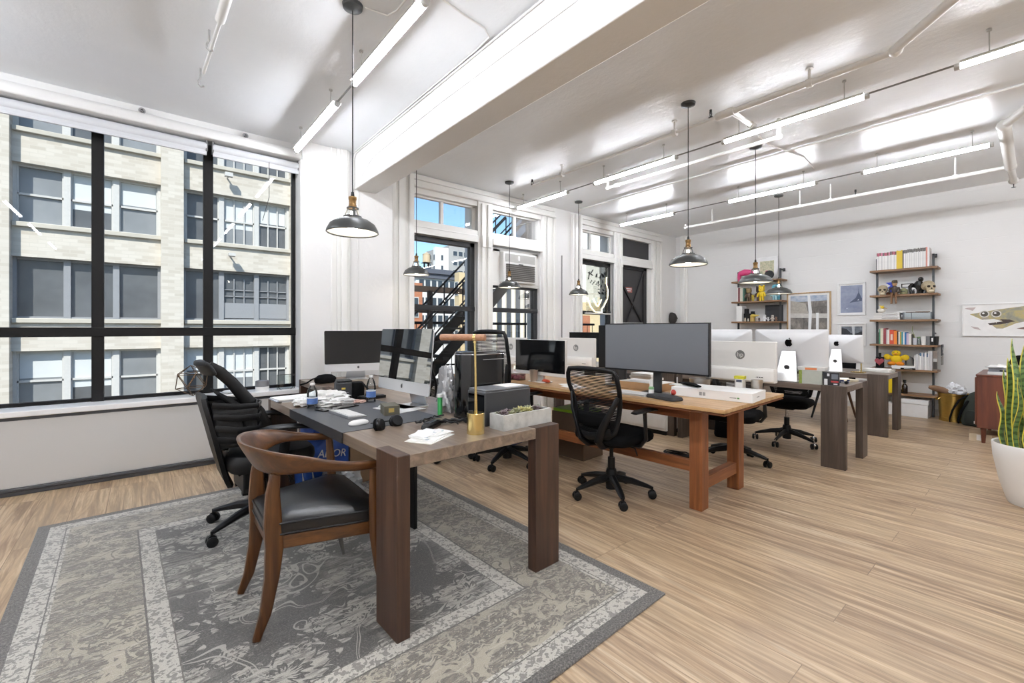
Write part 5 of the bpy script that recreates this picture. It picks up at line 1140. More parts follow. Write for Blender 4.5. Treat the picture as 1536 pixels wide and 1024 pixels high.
MB(pm('#2B335B', .35)).box(-.05, .05, -.02, .02, .008, .024).box(-.055, -.035, -.022, .022, .03, .04).box(-.01, .02, -.012, .012, .024, .036).out('body', t, bevel=.003); MB(pm('#D6D7DA', .4)).box(-.03, .01, -.0212, .0212, .012, .021).out('print', t)
for x in (-.032, .034):
    for y in (-.024, .024): MB(BLKPL).cyl((x, y-.007, .014), (x, y+.007, .014), .014, n=16).out('wheel', t)
sheets('paper_stack', 'spread of cream papers at the near end of the middle grey-brown desk', 'papers', (5.38, 1.36, .752), 75, [(.3, .22, .008, '#D9CBAF', 0, 0, 0), (.3, .21, .006, '#EDE6D8', .02, .02, 14), (.26, .19, .008, '#E2D6BE', -.02, -.01, -10), (.22, .16, .004, '#F1EEE6', .01, .0, 25)])
t = thing('laptop_stand', 'low black laptop under the nearest silver computer', 'laptop', (5.12, 1.98, .752), 0); MB(BLKPL).box(-.1, .1, -.06, .06, 0, .018).out('body', t, bevel=.004)
sheets('paper_stack', 'pile of white papers on the near end of the desk by the right ladder shelf', 'papers', (7.20, 1.38, .73), 85, [(.3, .24, .012, '#DCD9D3', 0, 0, 0), (.3, .23, .01, '#EFEDE8', .01, .01, 6), (.28, .22, .01, '#E5E2DC', -.01, 0, -5), (.27, .2, .006, '#F2F0EC', 0, .0, 10)])
sheets('folder_stack', 'cream folders left of the brass adjustable lamp', 'papers', (6.83, 1.95, .73), 88, [(.3, .22, .012, '#D8C8A6', 0, 0, 0), (.28, .2, .01, '#EADFC8', .03, .01, 8), (.22, .16, .01, '#F3E9CF', .1, -.01, -8)])
t = thing('adjustable_lamp', 'small brass adjustable desk lamp on the desk by the right ladder shelf', 'lamp', (6.86, 1.47, .73))
MB(BRASS).box(-.05, .05, -.04, .1, 0, .014).out('base', t, bevel=.003); MB(BRASS).cyl((0, 0, .012), (0, 0, .26), .007, n=12).ball((0, 0, .26), .013).out('post', t)
MB(pm('#9A8A68', .3, .9)).tube([(0, 0, .26), (-.01, .06, .30), (-.02, .2, .37), (-.02, .24, .375)], .005, 8).out('arm', t)
MB(BRASS).tube([(-.02, .22, .372), (-.02, .25, .372), (-.02, .27, .366), (-.02, .42, .358)], [(.012, .012), (.014, .014), (.024, .026), (.022, .024)], 14).out('lamp_shade', t)
MB(BLKPL).box(-.035, -.005, .29, .33, .388, .402).out('switch', t, bevel=.004)
t = thing('cloth_bag', 'dark bag on the floor under the middle grey-brown desk', 'bag', (5.35, 2.45, 0), 10); MB(BLKFAB).loft([[(x*f, y*f, z) for x, y in rrect(.14, .1, .05, 5)] for f, z in ((.9, 0), (1, .03), (.9, .2), (.5, .28))]).out('bag_body', t)
for y, l in ((-.06, 'pale shoe on the floor beyond the middle grey-brown desk, right one of two'), (.06, 'pale shoe on the floor beyond the middle grey-brown desk, left one of two')):
    c, s_ = cos(R(30)), sin(R(30)); t = thing('shoe', l, 'shoe', (6.3-y*s_, 2.75+y*c, 0), 30)
    MB(pm('#D9D6D0', .7)).tube([(.13, 0, .03), (.05, 0, .04), (-.06, 0, .055), (-.11, 0, .07)], [(.02, .03), (.036, .042), (.05, .038), (.045, .034)], 10).out('upper', t); MB(BLKPL).box(-.14, .15, -.04, .04, 0, .014).out('sole', t, bevel=.005)
# ================================================================= LADDER SHELVES AND WALL
SHW = wood('#6E5138', '#8C6A4B', '#A9845F', 'y', rough=.5); STEEL = pm('#45474A', .45, .4)
LEV = (2.155, 1.775, 1.40, 1.03, .667, .304)
def ladder(lab, y0, y1):
    t = thing('ladder_shelf', lab, 'shelf', (8.8, (y0+y1)/2, 0), 0, 'wall ladder shelves'); h = (y1-y0)/2
    for s_ in (-1, 1):
        y = s_*(h-.06)
        MB(STEEL).box(-.02, .02, y-.012, y+.012, 0, 2.36).box(-.02, .18, y-.012, y+.012, 2.335, 2.36).box(.16, .18, y-.02, y+.02, 2.32, 2.375).box(-.0, .18, y-.01, y+.01, 1.2, 1.22).out('post', t, bevel=.002)
    for z in LEV: MB(SHW).box(-.17, .15, -h, h, z-.015, z+.013).out('shelf_board', t, bevel=.002)
    return t
ladder('right ladder shelf with books and magazines on the far wall', .985, 1.745)
ladder('left ladder shelf with toys on the far wall', 2.99, 3.84)
def zl(k): return LEV[k]+.013
q = random.Random(21)
def book(lab, y, th, h, d, col, z, grp=None, lean=0, x=8.68, top=None, name='book', cat='book'):
    """spine faces the room (-x); pages behind"""
    t = thing(name, lab, cat, (x, y, z), 0, grp); T = Matrix.Rotation(R(lean), 4, 'X')
    m = MB(col if not isinstance(col, str) else pm(col, .5), T); w = th/2-.0006
    m.box(0, d, -w, -w+.0015, 0, h).box(0, d, w-.0015, w, 0, h).box(-.0015, .0015, -w, w, 0, h).out('cover', t)
    MB(PAPER, T).box(.002, d-.004, -w+.0015, w-.0015, .002, h-.003).out('pages', t)
    if top:
        MB(pm(top, .5), T).box(-.0022, .01, -w, w, h-.05, h-.002).out('coloured_band', t)
    return t
# magazines, top shelf of the right shelf
y = 1.665; WH = ('#E9E7E4', '#DEDCD9', '#F0EEEB', '#D5D3D2'); g = 'magazines on the top shelf of the right ladder shelf'
k = 0
while y > 1.075:
    f = (1.665-y)/.59
    if f < .38: th = q.uniform(.014, .022); top = ('#9C5A5C', '#C25C77', '#7E5A4A', '#D77E9C', '#6E5F62')[k % 5]; c = WH[k % 4]; l = 'white magazine with a coloured top band on the top level of the right ladder shelf'
    elif f < .49: th = .017; top = None; c = '#E3C33A' ; l = 'yellow-spined magazine in the top row of the right ladder shelf'
    elif f < .52: th = .014; top = None; c = '#4B4A4C'; l = 'dark-spined magazine beside the yellow ones on the right ladder shelf'
    elif f > .93: th = .017; top = None; c = '#D58C7E' if f < .955 else '#EDEBE8'; l = 'salmon-spined magazine near the right end of the top row' if f < .955 else 'white magazine at the right end of the top row on the right ladder shelf'
    else: th = q.uniform(.010, .014); top = '#6B6763'; c = WH[k % 4]; l = 'thin white magazine with a dark top edge on the top level of the right shelf'
    book(l, y-th/2, th, .262+.018*f+q.uniform(-.006, .006), .2, c, zl(0), g, 0, 8.66, top, 'magazine', 'magazine'); y -= th; k += 1
# second level: skulls and figures
BONE = pm('#B9A98C', .6, var=.15, sc=40, bmp=.3)
def skull(lab, y, s_, rz=0, x=8.70):
    t = thing('skull', lab, 'skull', (x, y, zl(1)), rz)
    m = MB(BONE).ball((.02*s_, 0, .105*s_), .095*s_, .075*s_, .075*s_, 20).ball((-.05*s_, 0, .085*s_), .05*s_, .06*s_, .05*s_, 16); m.out('cranium', t)
    m = MB(BONE).loft([[(x_*s_-.055*s_, y_*s_, z*s_) for x_, y_ in rrect(.035*f, .04*f, .02, 4)] for f, z in ((.8, .0), (1, .012), (1, .03), (1.1, .06), (.9, .075))]); m.out('jaw', t)
    m = MB(pm('#2E2620', .8))
    for e in (-1, 1): m.ball((-.088*s_, e*.028*s_, .09*s_), .016*s_, .02*s_, .018*s_, 12)
    m.prism([(-.01*s_, .052*s_), (.01*s_, .052*s_), (0, .075*s_)], -.1*s_, -.07*s_, 'x'); m.out('eye_socket', t)
    m = MB(pm('#E3D9C2', .5))
    for k in range(6): m.box(-.094*s_, -.085*s_, (-.025+k*.0085)*s_, (-.018+k*.0085)*s_, .022*s_, .036*s_)
    m.out('teeth', t); return t
skull('bone-coloured skull at the left end of the second level of the right ladder shelf', 1.60, .86, 8)
skull('larger bone-coloured skull at the right end of the second level of the right ladder shelf', 1.078, 1.0, 25, 8.665)
def figure(lab, x, y, z, h, body, head=None, ears=True, rz=0, grp=None, arms=True, name='toy_figure'):
    t = thing(name, lab, 'figurine', (x, y, z), rz, grp); s_ = h; b = pm(body, .4, var=.05); hd = pm(head or body, .4, var=.05)
    MB(b).loft([[(px_*s_, py_*s_, z_*s_) for px_, py_ in rrect(.11*f, .15*f, .08*f, 4)] for f, z_ in ((.8, .27), (1, .33), (1, .45), (.75, .58), (.4, .60))]).out('torso', t)
    m = MB(hd).loft([[(px_*s_, py_*s_, z_*s_) for px_, py_ in rrect(.15*f, .17*f, .12*f, 5)] for f, z_ in ((.6, .585), (.95, .62), (1, .72), (.95, .86), (.55, .92), (.1, .925))])
    if ears:
        for e in (-1, 1): m.ball((0, e*.13*s_, .93*s_), .035*s_, .06*s_, .07*s_, 12)
    m.out('head', t)
    MB(pm('#1B1A1A', .4)).ball((-.15*s_, .055*s_, .79*s_), .016*s_, n=8).ball((-.15*s_, -.055*s_, .79*s_), .016*s_, n=8).ball((-.152*s_, 0, .72*s_), .015*s_, .03*s_, .02*s_, 8).out('face', t)
    for e in (-1, 1):
        MB(b).tube([(0, e*.075*s_, .3*s_), (0, e*.08*s_, .1*s_), (0, e*.08*s_, .03*s_), (0, e*.08*s_, 0)], [.065*s_, .07*s_, .072*s_, .06*s_], 10).out('leg', t)
        if arms: MB(b).tube([(0, e*.13*s_, .53*s_), (-.02*s_, e*.21*s_, .42*s_), (-.05*s_, e*.23*s_, .3*s_), (-.06*s_, e*.22*s_, .25*s_)], [.05*s_, .05*s_, .045*s_, .04*s_], 10).out('arm', t)
    return t
# blue winged ornament and sitting wooden puppet
t = thing('winged_ornament', 'blue folded paper bird between the left skull and the seated wooden doll', 'ornament', (8.74, 1.515, zl(1))); BLU2 = pm('#2F49C8', .5)
MB(BLU2).prism([(.06, .19), (-.03, .195), (-.045, 0), (.0, .0), (.03, .12), (.0, .14)], -.0, .012, 'x').out('wing', t)
MB(BLU2).prism([(-.01, .0), (-.045, .0), (-.045, .16), (-.02, .1)], -.03, .0, 'x').out('wing', t); MB(pm('#7A4A2E', .6)).ball((0, .02, .02), .03, .035, .03, 12).out('base', t)
t = thing('seated_doll', 'wooden doll sitting on the shelf edge with legs hanging down', 'doll', (8.64, 1.45, zl(1))); DW = pm('#7C5A3E', .55, var=.12); DD = pm('#3F342C', .7)
MB(DD).tube([(0, 0, .0), (.0, 0, .05), (.005, 0, .10), (.005, 0, .125)], [(.03, .04), (.026, .034), (.028, .045), (.012, .02)], 12).out('torso', t)
MB(pm('#B8926A', .5)).ball((0, 0, .155), .03, .03, .034, 14).out('head', t); MB(pm('#4C4231', .8)).lathe([(.045, .168), (.034, .176), (.034, .20), (.025, .212), (0, .215)], 18).out('hat', t)
for e in (-1, 1):
    MB(DW).tube([(0, e*.02, .012), (-.05, e*.025, .012), (-.065, e*.025, .0), (-.065, e*.025, -.06), (-.062, e*.025, -.125)], [.016, .016, .015, .012, .012], 10).tube([(-.058, e*.025, -.13), (-.09, e*.027, -.135)], [.013, .01], 8).out('leg', t)
    MB(DD).tube([(0, e*.045, .105), (-.01, e*.062, .06), (-.035, e*.05, .02)], [.013, .012, .011], 8).out('arm', t)
t = thing('toy_helmet', 'small olive-green domed helmet ornament', 'ornament', (8.69, 1.355, zl(1))); MB(pm('#8A8B64', .5)).lathe([(.04, 0), (.046, .02), (.047, .05), (.04, .075), (.02, .09), (0, .093)], 22).out('dome', t); MB(pm('#2B2C24', .5)).box(-.05, -.04, -.025, .025, .035, .048).out('visor', t)
t = thing('toy_block', 'black and white angular ornament behind the olive helmet', 'ornament', (8.76, 1.33, zl(1))); MB(WPL).box(-.02, .02, -.075, .075, 0, .16).out('block', t, bevel=.004); MB(BLKPL).box(-.024, -.02, -.07, .06, .1, .112).box(-.024, -.02, -.07, .06, .148, .158).box(-.024, -.02, .048, .06, .1, .158).box(-.024, -.02, -.072, -.03, .02, .13).out('pattern', t)
t = thing('toy_helmet', 'small white and chrome helmet ornament right of the olive one', 'ornament', (8.68, 1.255, zl(1))); MB(pm('#E3E3E4', .25)).lathe([(.038, 0), (.046, .02), (.046, .055), (.036, .08), (.015, .092), (0, .093)], 22).out('dome', t); MB(BLKPL).box(-.05, -.038, .006, .03, .045, .06).box(-.05, -.038, -.03, -.006, .045, .06).box(-.05, -.04, -.02, .02, .012, .02).out('visor', t)
t = thing('gorilla_figure', 'glossy black faceted animal figure in the middle of the second level', 'figurine', (8.70, 1.215, zl(1)), 15); GB_ = pm('#0C0C0D', .25)
MB(GB_).tube([(.02, -.01, .0), (.02, -.01, .06), (0, -.02, .13), (-.01, -.035, .18)], [(.05, .06), (.055, .07), (.045, .06), (.03, .035)], 8).out('torso', t, sharp=10); MB(GB_).ball((-.02, -.045, .205), .035, .032, .036, 8).out('head', t, sharp=10)
for e, p in ((1, [(0, .04, .14), (-.03, .075, .10), (-.05, .07, .04), (-.05, .06, .0)]), (-1, [(0, -.07, .14), (-.02, -.09, .09), (-.04, -.085, .04), (-.04, -.08, 0)])): MB(GB_).tube(p, [.025, .024, .02, .022], 7).out('arm', t, sharp=10)
for e in (-1, 1): MB(GB_).tube([(.0, e*.035, .05), (-.04, e*.045, .03), (-.04, e*.045, 0)], [.028, .024, .02], 7).out('leg', t, sharp=10)
# third level
def flat(lab, loc, w, d, h, col, band=None, grp=None, rz=0, cat='book', name='book'):
    t = thing(name, lab, cat, loc, rz, grp); MB(pm(col, .5)).box(-d/2, d/2, -w/2, w/2, 0, .003).box(-d/2, d/2, -w/2, w/2, h-.003, h).box(-d/2, -d/2+.003, -w/2, w/2, 0, h).out('cover', t)
    MB(PAPER).box(-d/2+.003, d/2-.003, -w/2+.003, w/2-.003, .003, h-.003).out('pages', t)
    if band: MB(pm(band, .5)).box(-d/2-.0006, -d/2, -w*.42, w*.18, h*.4, h*.6).out('spine_print', t)
    return t
for k, (w, c) in enumerate(((.31, '#EDEBE7'), (.305, '#F1EFEB'), (.30, '#EAE8E4'))):
    flat(('lowest', 'middle', 'topmost')[k]+' white book of the flat stack on the third level of the right ladder shelf', (8.75, 1.545, zl(2)+k*.036), w, .22, .036, c, '#8C8A87')
t = thing('bird_ornament', 'white bird-like ornament with a yellow crest on the flat stack of white books', 'ornament', (8.70, 1.615, zl(2)+.108)); MB(pm('#E3DDCF', .6)).ball((0, 0, .035), .045, .05, .035, 16).out('body', t); MB(pm('#E5C62F', .5)).ball((-.01, -.012, .08), .022, .025, .022, 12).tube([(0, 0, .09), (0, .03, .125)], [.01, .002], 8).tube([(0, -.01, .09), (0, -.03, .12)], [.008, .002], 8).out('crest', t); MB(pm('#D9A13A', .5)).cyl((-.02, -.03, .075), (-.03, -.075, .06), .006, .002, 8).out('beak', t)
t = thing('display_case', 'long clear acrylic display case on the third level of the right ladder shelf', 'case', (8.74, 1.21, zl(2))); MB(glass('#EEF3F5', 1.3)).box(-.07, .07, -.155, .155, 0, .105).out('case', t)
m = MB(pm('#6E4B33', .5)); m.cyl((0, -.12, .103), (0, .13, .109), .006, n=8).cyl((-.02, -.14, .108), (-.02, .02, .112), .008, .004, 8).out('stick', t); MB(pm('#9A9EA3', .4)).box(.0, .01, -.15, -.14, 0, .10).box(.0, .01, .06, .07, 0, .10).box(-.075, -.07, .145, .15, 0, .1).out('edge', t)
t = thing('pen_block', 'dark block between the white books and the clear case', 'ornament', (8.70, 1.372, zl(2))); MB(DKGREY).box(-.03, .03, -.018, .018, 0, .10).out('block', t, bevel=.003); MB(CHROME).cyl((-.032, 0, .03), (-.032, 0, .07), .006, n=8).out('pen', t)
# fourth level: coloured books
y = 1.66
for th, h, c, l in ((.022, .17, '#3B3A34', 'dark olive book at the left end of the coloured row'), (.018, .23, '#4E8C6B', 'thin green book second from the left in the coloured row'), (.034, .24, '#E4E0CB', 'wide cream book in the coloured row'), (.034, .24, '#8E3B42', 'dark red book beside the cream one in the coloured row'), (.014, .22, '#B9B5B4', 'thin grey book right of the dark red one'), (.024, .22, '#EDEBE6', 'white book left of the big red one'), (.052, .215, '#D2553C', 'widest orange-red book of the coloured row'), (.036, .205, '#EE8A34', 'bright orange book in the coloured row'), (.016, .195, '#2A2A2C', 'black book right of the orange one'), (.017, .19, '#E9E6DD', 'thin white book right of the black one'), (.016, .185, '#C9A63C', 'mustard book in the coloured row'), (.02, .185, '#3F8F99', 'teal book in the coloured row'), (.016, .183, '#F0EFEC', 'thin white book between teal and blue ones'), (.022, .18, '#2F6FA8', 'blue book in the coloured row'), (.024, .168, '#CBB8CC', 'pale lilac book in the coloured row'), (.03, .16, '#E4E1DC', 'short white book at the right of the coloured row'), (.012, .15, '#35332F', 'thin black book at the right end of the coloured row')):
    b = book(l+' on the right ladder shelf', y-th/2, th, h, .16, c, zl(3), 'books in the coloured row', 0, 8.66)
    if c in ('#D2553C',): MB(pm('#F0D9C8', .5)).box(-.0022, -.0016, -.012, .012, .06, .15).out('spine_print', b)
    y -= th
t = thing('plant_pot', 'small glass pot with a sprouting plant on the fourth level of the right ladder shelf', 'plant', (8.70, 1.232, zl(3))); MB(pm('#C9CBD2', .25)).lathe([(0, 0), (.03, 0), (.036, .1), (.033, .1), (.028, .01), (0, .01)], 22).out('pot', t); MB(pm('#8A9A4A', .6)).tube([(0, 0, .08), (0, .01, .15), (.0, .03, .2), (0, .025, .27)], .003, 6).out('stem', t)
m = MB(pm('#8C9653', .6))
for a, b in (((0, .02, .14), (0, .06, .17)), ((0, .02, .12), (0, .04, .19)), ((0, 0, .1), (0, -.06, .12))): m.tube([a, tuple((a[i]+b[i])/2 for i in range(3)), b], [(.002, .004), (.003, .013), (.001, .001)], 6)
m.out('leaf', t)
t = thing('glass_jar', 'frosted glass jar beside the small plant pot', 'jar', (8.70, 1.19, zl(3))); MB(glass('#DCE2E2', 1.2)).lathe([(0, 0), (.026, 0), (.028, .09), (.022, .1), (0, .1)], 20).out('jar', t); MB(pm('#7FA26A', .5)).cyl((0, 0, .1), (0, 0, .115), .022, n=16).out('lid', t)
for y_, r0, c, l in ((1.135, .034, '#ECEAE5', 'tapered white cup on the fourth level of the right ladder shelf'), (1.085, .03, '#77787A', 'grey glass tumbler right of the tapered white cup'), (1.04, .032, '#2A2A2C', 'dark mug with a pale mark on the fourth level'), (1.0, .03, '#1C1C1E', 'dark tumbler at the right end of the fourth level')):
    t = thing('cup', l, 'cup', (8.68, y_, zl(3)), 0, 'cups on the right ladder shelf'); MB(pm(c, .35)).lathe([(0, 0), (r0*.72, 0), (r0*.98, .125), (r0*.9, .125), (r0*.66, .008), (0, .008)], 22).out('cup', t)
    if c == '#2A2A2C': MB(WPL).box(-.031, -.0285, -.008, .008, .05, .1).out('mark', t)
# fifth level
t = thing('heart_ornament', 'red heart ornament on a black bracket at the left of the fifth level', 'ornament', (8.63, 1.625, zl(4)))
hp_ = [(.055*1.0*(16*sin(a)**3)/16, .10+.052*(13*cos(a)-5*cos(2*a)-2*cos(3*a)-cos(4*a))/14) for a in [2*pi*k/36 for k in range(36)]]
MB(pm('#A84C55', .5, var=.2, sc=80, bmp=.4)).prism(hp_, -.02, .02, 'x').out('heart', t, bevel=.01, seg=3); MB(BLKPL).box(.02, .04, -.05, .05, 0, .17).box(-.03, .05, -.05, .05, 0, .01).box(.02, .04, -.015, .015, .17, .23).out('bracket', t, bevel=.002)
t = thing('closed_book', 'white book with a black spine lying under the yellow plush toy', 'book', (8.72, 1.36, zl(4))); MB(pm('#F1F0EE', .5)).box(-.1, .1, -.14, .12, 0, .05).out('pages', t); MB(BLKPL).box(-.104, .1, -.145, .125, 0, .003).box(-.104, -.1, -.145, .02, 0, .022).out('cover', t); MB(WPL).box(-.1046, -.104, -.11, -.02, .009, .014).out('spine_print', t); t.name = 'book'
YEL = pm('#E3C01E', .9, var=.15, sc=50, bmp=.9, bsc=120); ORG = pm('#E88F24', .9, var=.1, bmp=.8, bsc=120)
t = thing('plush_toy', 'fluffy yellow plush toy with an orange skirt of feet sitting on the white book', 'toy', (8.70, 1.44, zl(4)+.05))
MB(YEL).ball((0, 0, .085), .055, .07, .07, 20).out('body', t); MB(YEL).ball((-.005, 0, .18), .045, .055, .045, 18).out('head', t)
for e in (-1, 1):
    MB(YEL).ball((-.01, e*.105, .12), .035, .045, .045, 14).ball((0, e*.075, .115), .03, .04, .03, 12).out('arm', t); MB(ORG).ball((-.035, e*.05, .025), .05, .05, .03, 14).out('foot', t)
MB(pm('#D98A2B', .6)).ball((-.05, 0, .172), .014, .022, .012, 10).out('beak', t); MB(pm('#6D4A1E', .5)).ball((-.042, -.022, .195), .006, n=8).ball((-.042, .022, .195), .006, n=8).out('eye', t)
t = thing('glass_cloche', 'clear glass cloche beside the yellow plush toy', 'cloche', (8.76, 1.30, zl(4)+.05)); MB(glass('#F1F4F4', 1.5)).lathe([(.05, 0), (.05, .09), (.04, .12), (.015, .135), (0, .137)], 24).out('dome', t)
y = 1.235; k = 0
for th, h in ((.016, .21), (.012, .22), (.018, .225), (.014, .215), (.02, .25), (.018, .25), (.014, .245), (.022, .25), (.014, .24), (.02, .275), (.026, .28)):
    c = ('#EDEBE8', '#DAD8D7', '#C9C7C8', '#F1EFEC')[k % 4]; l = ('white-spined book in the fifth-level row of the right ladder shelf', 'pale grey book in the fifth-level row of the right ladder shelf', 'grey book in the fifth-level row of the right ladder shelf', 'bright white book in the fifth-level row of the right ladder shelf')[k % 4]
    book(l, y-th/2, th-.001, h, .18, c, zl(4), 'pale books on the fifth level', 0, 8.66, '#4A6E8C' if k in (4, 6, 8) else None); y -= th; k += 1
t = thing('photo_card', 'brown picture card leaning at the right end of the fifth level', 'card', (8.70, 1.015, zl(4))); MB(pm('#8D8177', .5, var=.2, sc=30)).box(-.004, .004, -.022, .022, 0, .28).out('card', t); MB(pm('#4A4541', .5)).box(-.0045, -.004, -.02, .02, .02, .12).mat(pm('#C9C9C7', .5)).box(-.0046, -.004, -.02, .02, .125, .17).out('print', t)
t = thing('hanging_sign', 'small black sign with a white curl hanging beside the right ladder shelf', 'sign', (8.82, .955, .76)); MB(pm('#2C2F36', .5)).box(-.075, .075, -.006, .006, .13, .29).out('plate', t)
MB(WPL, Matrix.Translation((0, .0, .215))).tube([(-.02, -.0065, .03), (.02, -.0065, .03), (.02, -.0065, .0), (-.015, -.0065, .0), (-.018, -.0065, .03)], .004, 6).tube([(.02, -.0065, .0), (.018, -.0065, -.04), (-.01, -.0065, -.045)], .004, 6).out('white_mark', t); MB(pm('#7E7A75', .5)).box(-.07, .07, -.006, .006, 0, .12).out('lower_plate', t)
# sixth level and floor
t = thing('storage_box', 'bright yellow box on the lowest level of the right ladder shelf', 'box', (8.73, 1.53, zl(5))); MB(pm('#E6C51D', .4)).box(-.11, .11, -.09, .09, 0, .275).out('carton', t, bevel=.006)
t = thing('bottle', 'dark brown bottle on the lowest level of the right ladder shelf', 'bottle', (8.70, 1.345, zl(5))); MB(pm('#241812', .15)).lathe([(0, 0), (.033, 0), (.035, .01), (.035, .11), (.02, .135), (.013, .145), (.013, .16), (0, .16)], 20).out('body', t); MB(BLKPL).cyl((0, 0, .16), (0, 0, .2), .02, n=16).out('cap', t)
t = thing('storage_box', 'white crinkled storage box with a lid on the floor under the right ladder shelf', 'box', (8.72, 1.22, 0)); WB2 = pm('#E9E8E6', .6, bmp=.6, bsc=20); MB(WB2).box(-.15, .13, -.145, .145, 0, .19).out('carton', t, bevel=.004); MB(WPL).box(-.158, .138, -.152, .152, .19, .25).out('lid', t, bevel=.004)
t = thing('storage_box', 'low white box on the floor left under the right ladder shelf', 'box', (8.72, 1.57, 0)); MB(WB2).box(-.13, .13, -.13, .13, 0, .14).out('carton', t, bevel=.004); MB(WPL).box(-.135, .135, -.135, .135, .14, .165).out('lid', t, bevel=.003)
t = thing('router', 'small dark device on the lowest level of the right ladder shelf', 'device', (8.76, 1.40, zl(5))); MB(BLKPL).box(-.05, .05, -.02, .02, 0, .05).out('body', t, bevel=.004)
# left ladder shelf
t = thing('animal_figure', 'bright pink bear figure on top of the left ladder shelf', 'figurine', (8.70, 3.62, zl(0)), 0); PK = pm('#D9487F', .35)
MB(PK).tube([(0, .12, .13), (0, .08, .15), (0, 0, .165), (0, -.08, .16), (0, -.12, .15)], [(.02, .03), (.05, .05), (.06, .055), (.05, .05), (.03, .035)], 14).out('body', t); MB(PK).ball((-.01, -.13, .15), .035, .04, .035, 14).tube([(0, -.12, .18), (0, -.115, .215)], [.014, .004], 8).out('head', t)
for x in (-.03, .03):
    for yy in (.09, -.07): MB(PK).tube([(x, yy, .14), (x, yy+.015, .07), (x, yy, 0)], [.025, .02, .018], 10).out('leg', t)
t = thing('framed_picture', 'white framed picture leaning on top of the left ladder shelf', 'picture', (8.88, 3.30, zl(0)), 0)
PICM = NT('map_print'); pv = PICM.co(); PICM = PICM.bsdf(PICM.ramp(PICM.noise(pv, 30, 4), [(.35, '#A9AE8F'), (.5, '#C9C6A8'), (.65, '#D8CFB6')]), .6)
MB(pm('#EFEFEE', .4)).box(-.012, .012, -.18, .18, 0, .43).out('frame', t, bevel=.003); MB(PICM).box(-.0135, -.012, -.12, .12, .1, .36).mat(pm('#B0546C', .5)).ball((-.012, 0, .17), .004, .03, .018, 12).out('print', t)
t = thing('round_ornament', 'black round ornament beside the pendant shade on top of the left ladder shelf', 'ornament', (8.70, 3.20, zl(0))); MB(BLKPL).at((0, 0, .085), ry=-80).lathe([(0, -.02), (.075, -.02), (.08, 0), (.075, .02), (0, .02)], 26).out('disc', t); MB(BLKPL).box(-.03, .03, -.03, .03, 0, .015).out('foot', t)
for y_, th, h, c, l in ((3.745, .028, .27, '#EDEBE7', 'white book at the left end of the second level of the left ladder shelf'), (3.712, .03, .26, '#7A3B3E', 'dark red book on the second level of the left ladder shelf'), (3.668, .05, .25, '#D8D2C2', 'wide cream book on the second level of the left ladder shelf'), (3.628, .022, .25, '#3F6A58', 'dark green book on the second level of the left ladder shelf')): book(l, y_, th, h, .17, c, zl(1), None, 0, 8.66)
figure('brown bear-headed toy figure beside the books on the left ladder shelf', 8.69, 3.545, zl(1), .26, '#5A4630', '#8C774A')
figure('small yellow and black bear-headed toy figure', 8.66, 3.46, zl(1), .12, '#B7A22C', '#D3BE38')
figure('dark red-brown bear-headed toy figure behind the yellow one', 8.76, 3.395, zl(1), .28, '#5B4038', '#3A2B27')
figure('tall bright yellow bear-headed toy figure with a dark face band', 8.67, 3.315, zl(1), .285, '#EBC91F')
figure('pale blue bear-headed toy figure under the far pendant lamp', 8.68, 3.10, zl(1), .26, '#9CC4CC', '#6FB2C2')
t = thing('cap_shaped_ornament', 'light blue cap shaped ornament behind the pale blue figure', 'ornament', (8.80, 3.11, zl(1)+.0)); MB(pm('#63AFC4', .5)).box(-.03, .03, -.06, .06, 0, .29).out('block', t, bevel=.01)
t = thing('binder', 'white binder at the left end of the third level of the left ladder shelf', 'binder', (8.74, 3.70, zl(2))); MB(WPL).box(-.1, .1, -.05, .05, 0, .29).out('cover', t, bevel=.003)
t = thing('model_tower', 'small black model building on the third level of the left ladder shelf', 'model', (8.76, 3.56, zl(2))); MB(BLKPL).box(-.04, .04, -.09, .09, 0, .15).box(-.03, .03, .02, .08, .15, .24).box(-.03, .03, -.08, -.03, .15, .19).out('block', t, bevel=.002)
t = thing('animal_figure', 'gold-yellow long-beaked figure on the third level of the left ladder shelf', 'figurine', (8.66, 3.46, zl(2)), 0); GY = pm('#CDB24B', .4); MB(GY).ball((0, 0, .10), .04, .05, .035, 14).tube([(0, -.02, .11), (0, -.07, .105), (0, -.11, .115)], [.022, .016, .005], 10).out('head', t); MB(pm('#B89A55', .5)).tube([(0, .01, .09), (0, .01, 0)], [.035, .04], 12).out('body', t)
t = thing('framed_picture', 'black framed dark picture on the third level of the left ladder shelf', 'picture', (8.90, 3.19, zl(2))); MB(pm('#36373A', .5)).box(-.01, .01, -.15, .15, 0, .30).out('frame', t, bevel=.002); MB(pm('#2C2D30', .4)).box(-.0115, -.01, -.135, .135, .015, .285).out('print', t)
for k, (y_, h, c, l) in enumerate(((3.60, .07, '#D8CBB8', 'tiny cream figure in front of the model building'), (3.545, .06, '#E9E4DC', 'tiny white figure left of the gold-yellow figure'), (3.395, .06, '#C7B49A', 'tiny tan figure right of the gold-yellow figure'), (3.355, .07, '#4A2B25', 'tiny dark brown figure on the third level'), (3.31, .06, '#F0EFEE', 'tiny white figure in front of the black frame'), (3.26, .13, '#EDEDEE', 'white spindly figure raised before the black frame'), (3.20, .08, '#DADADB', 'tiny grey figure before the black frame'), (3.13, .12, '#C9C2B6', 'beige figure before the right part of the black frame'), (3.07, .08, '#7B5A45', 'tiny brown figure at the right end of the third level'))):
    figure(l+' of the left ladder shelf', 8.66, y_, zl(2), h, c, None, k % 2 == 0, 0, 'tiny figures on the left ladder shelf')
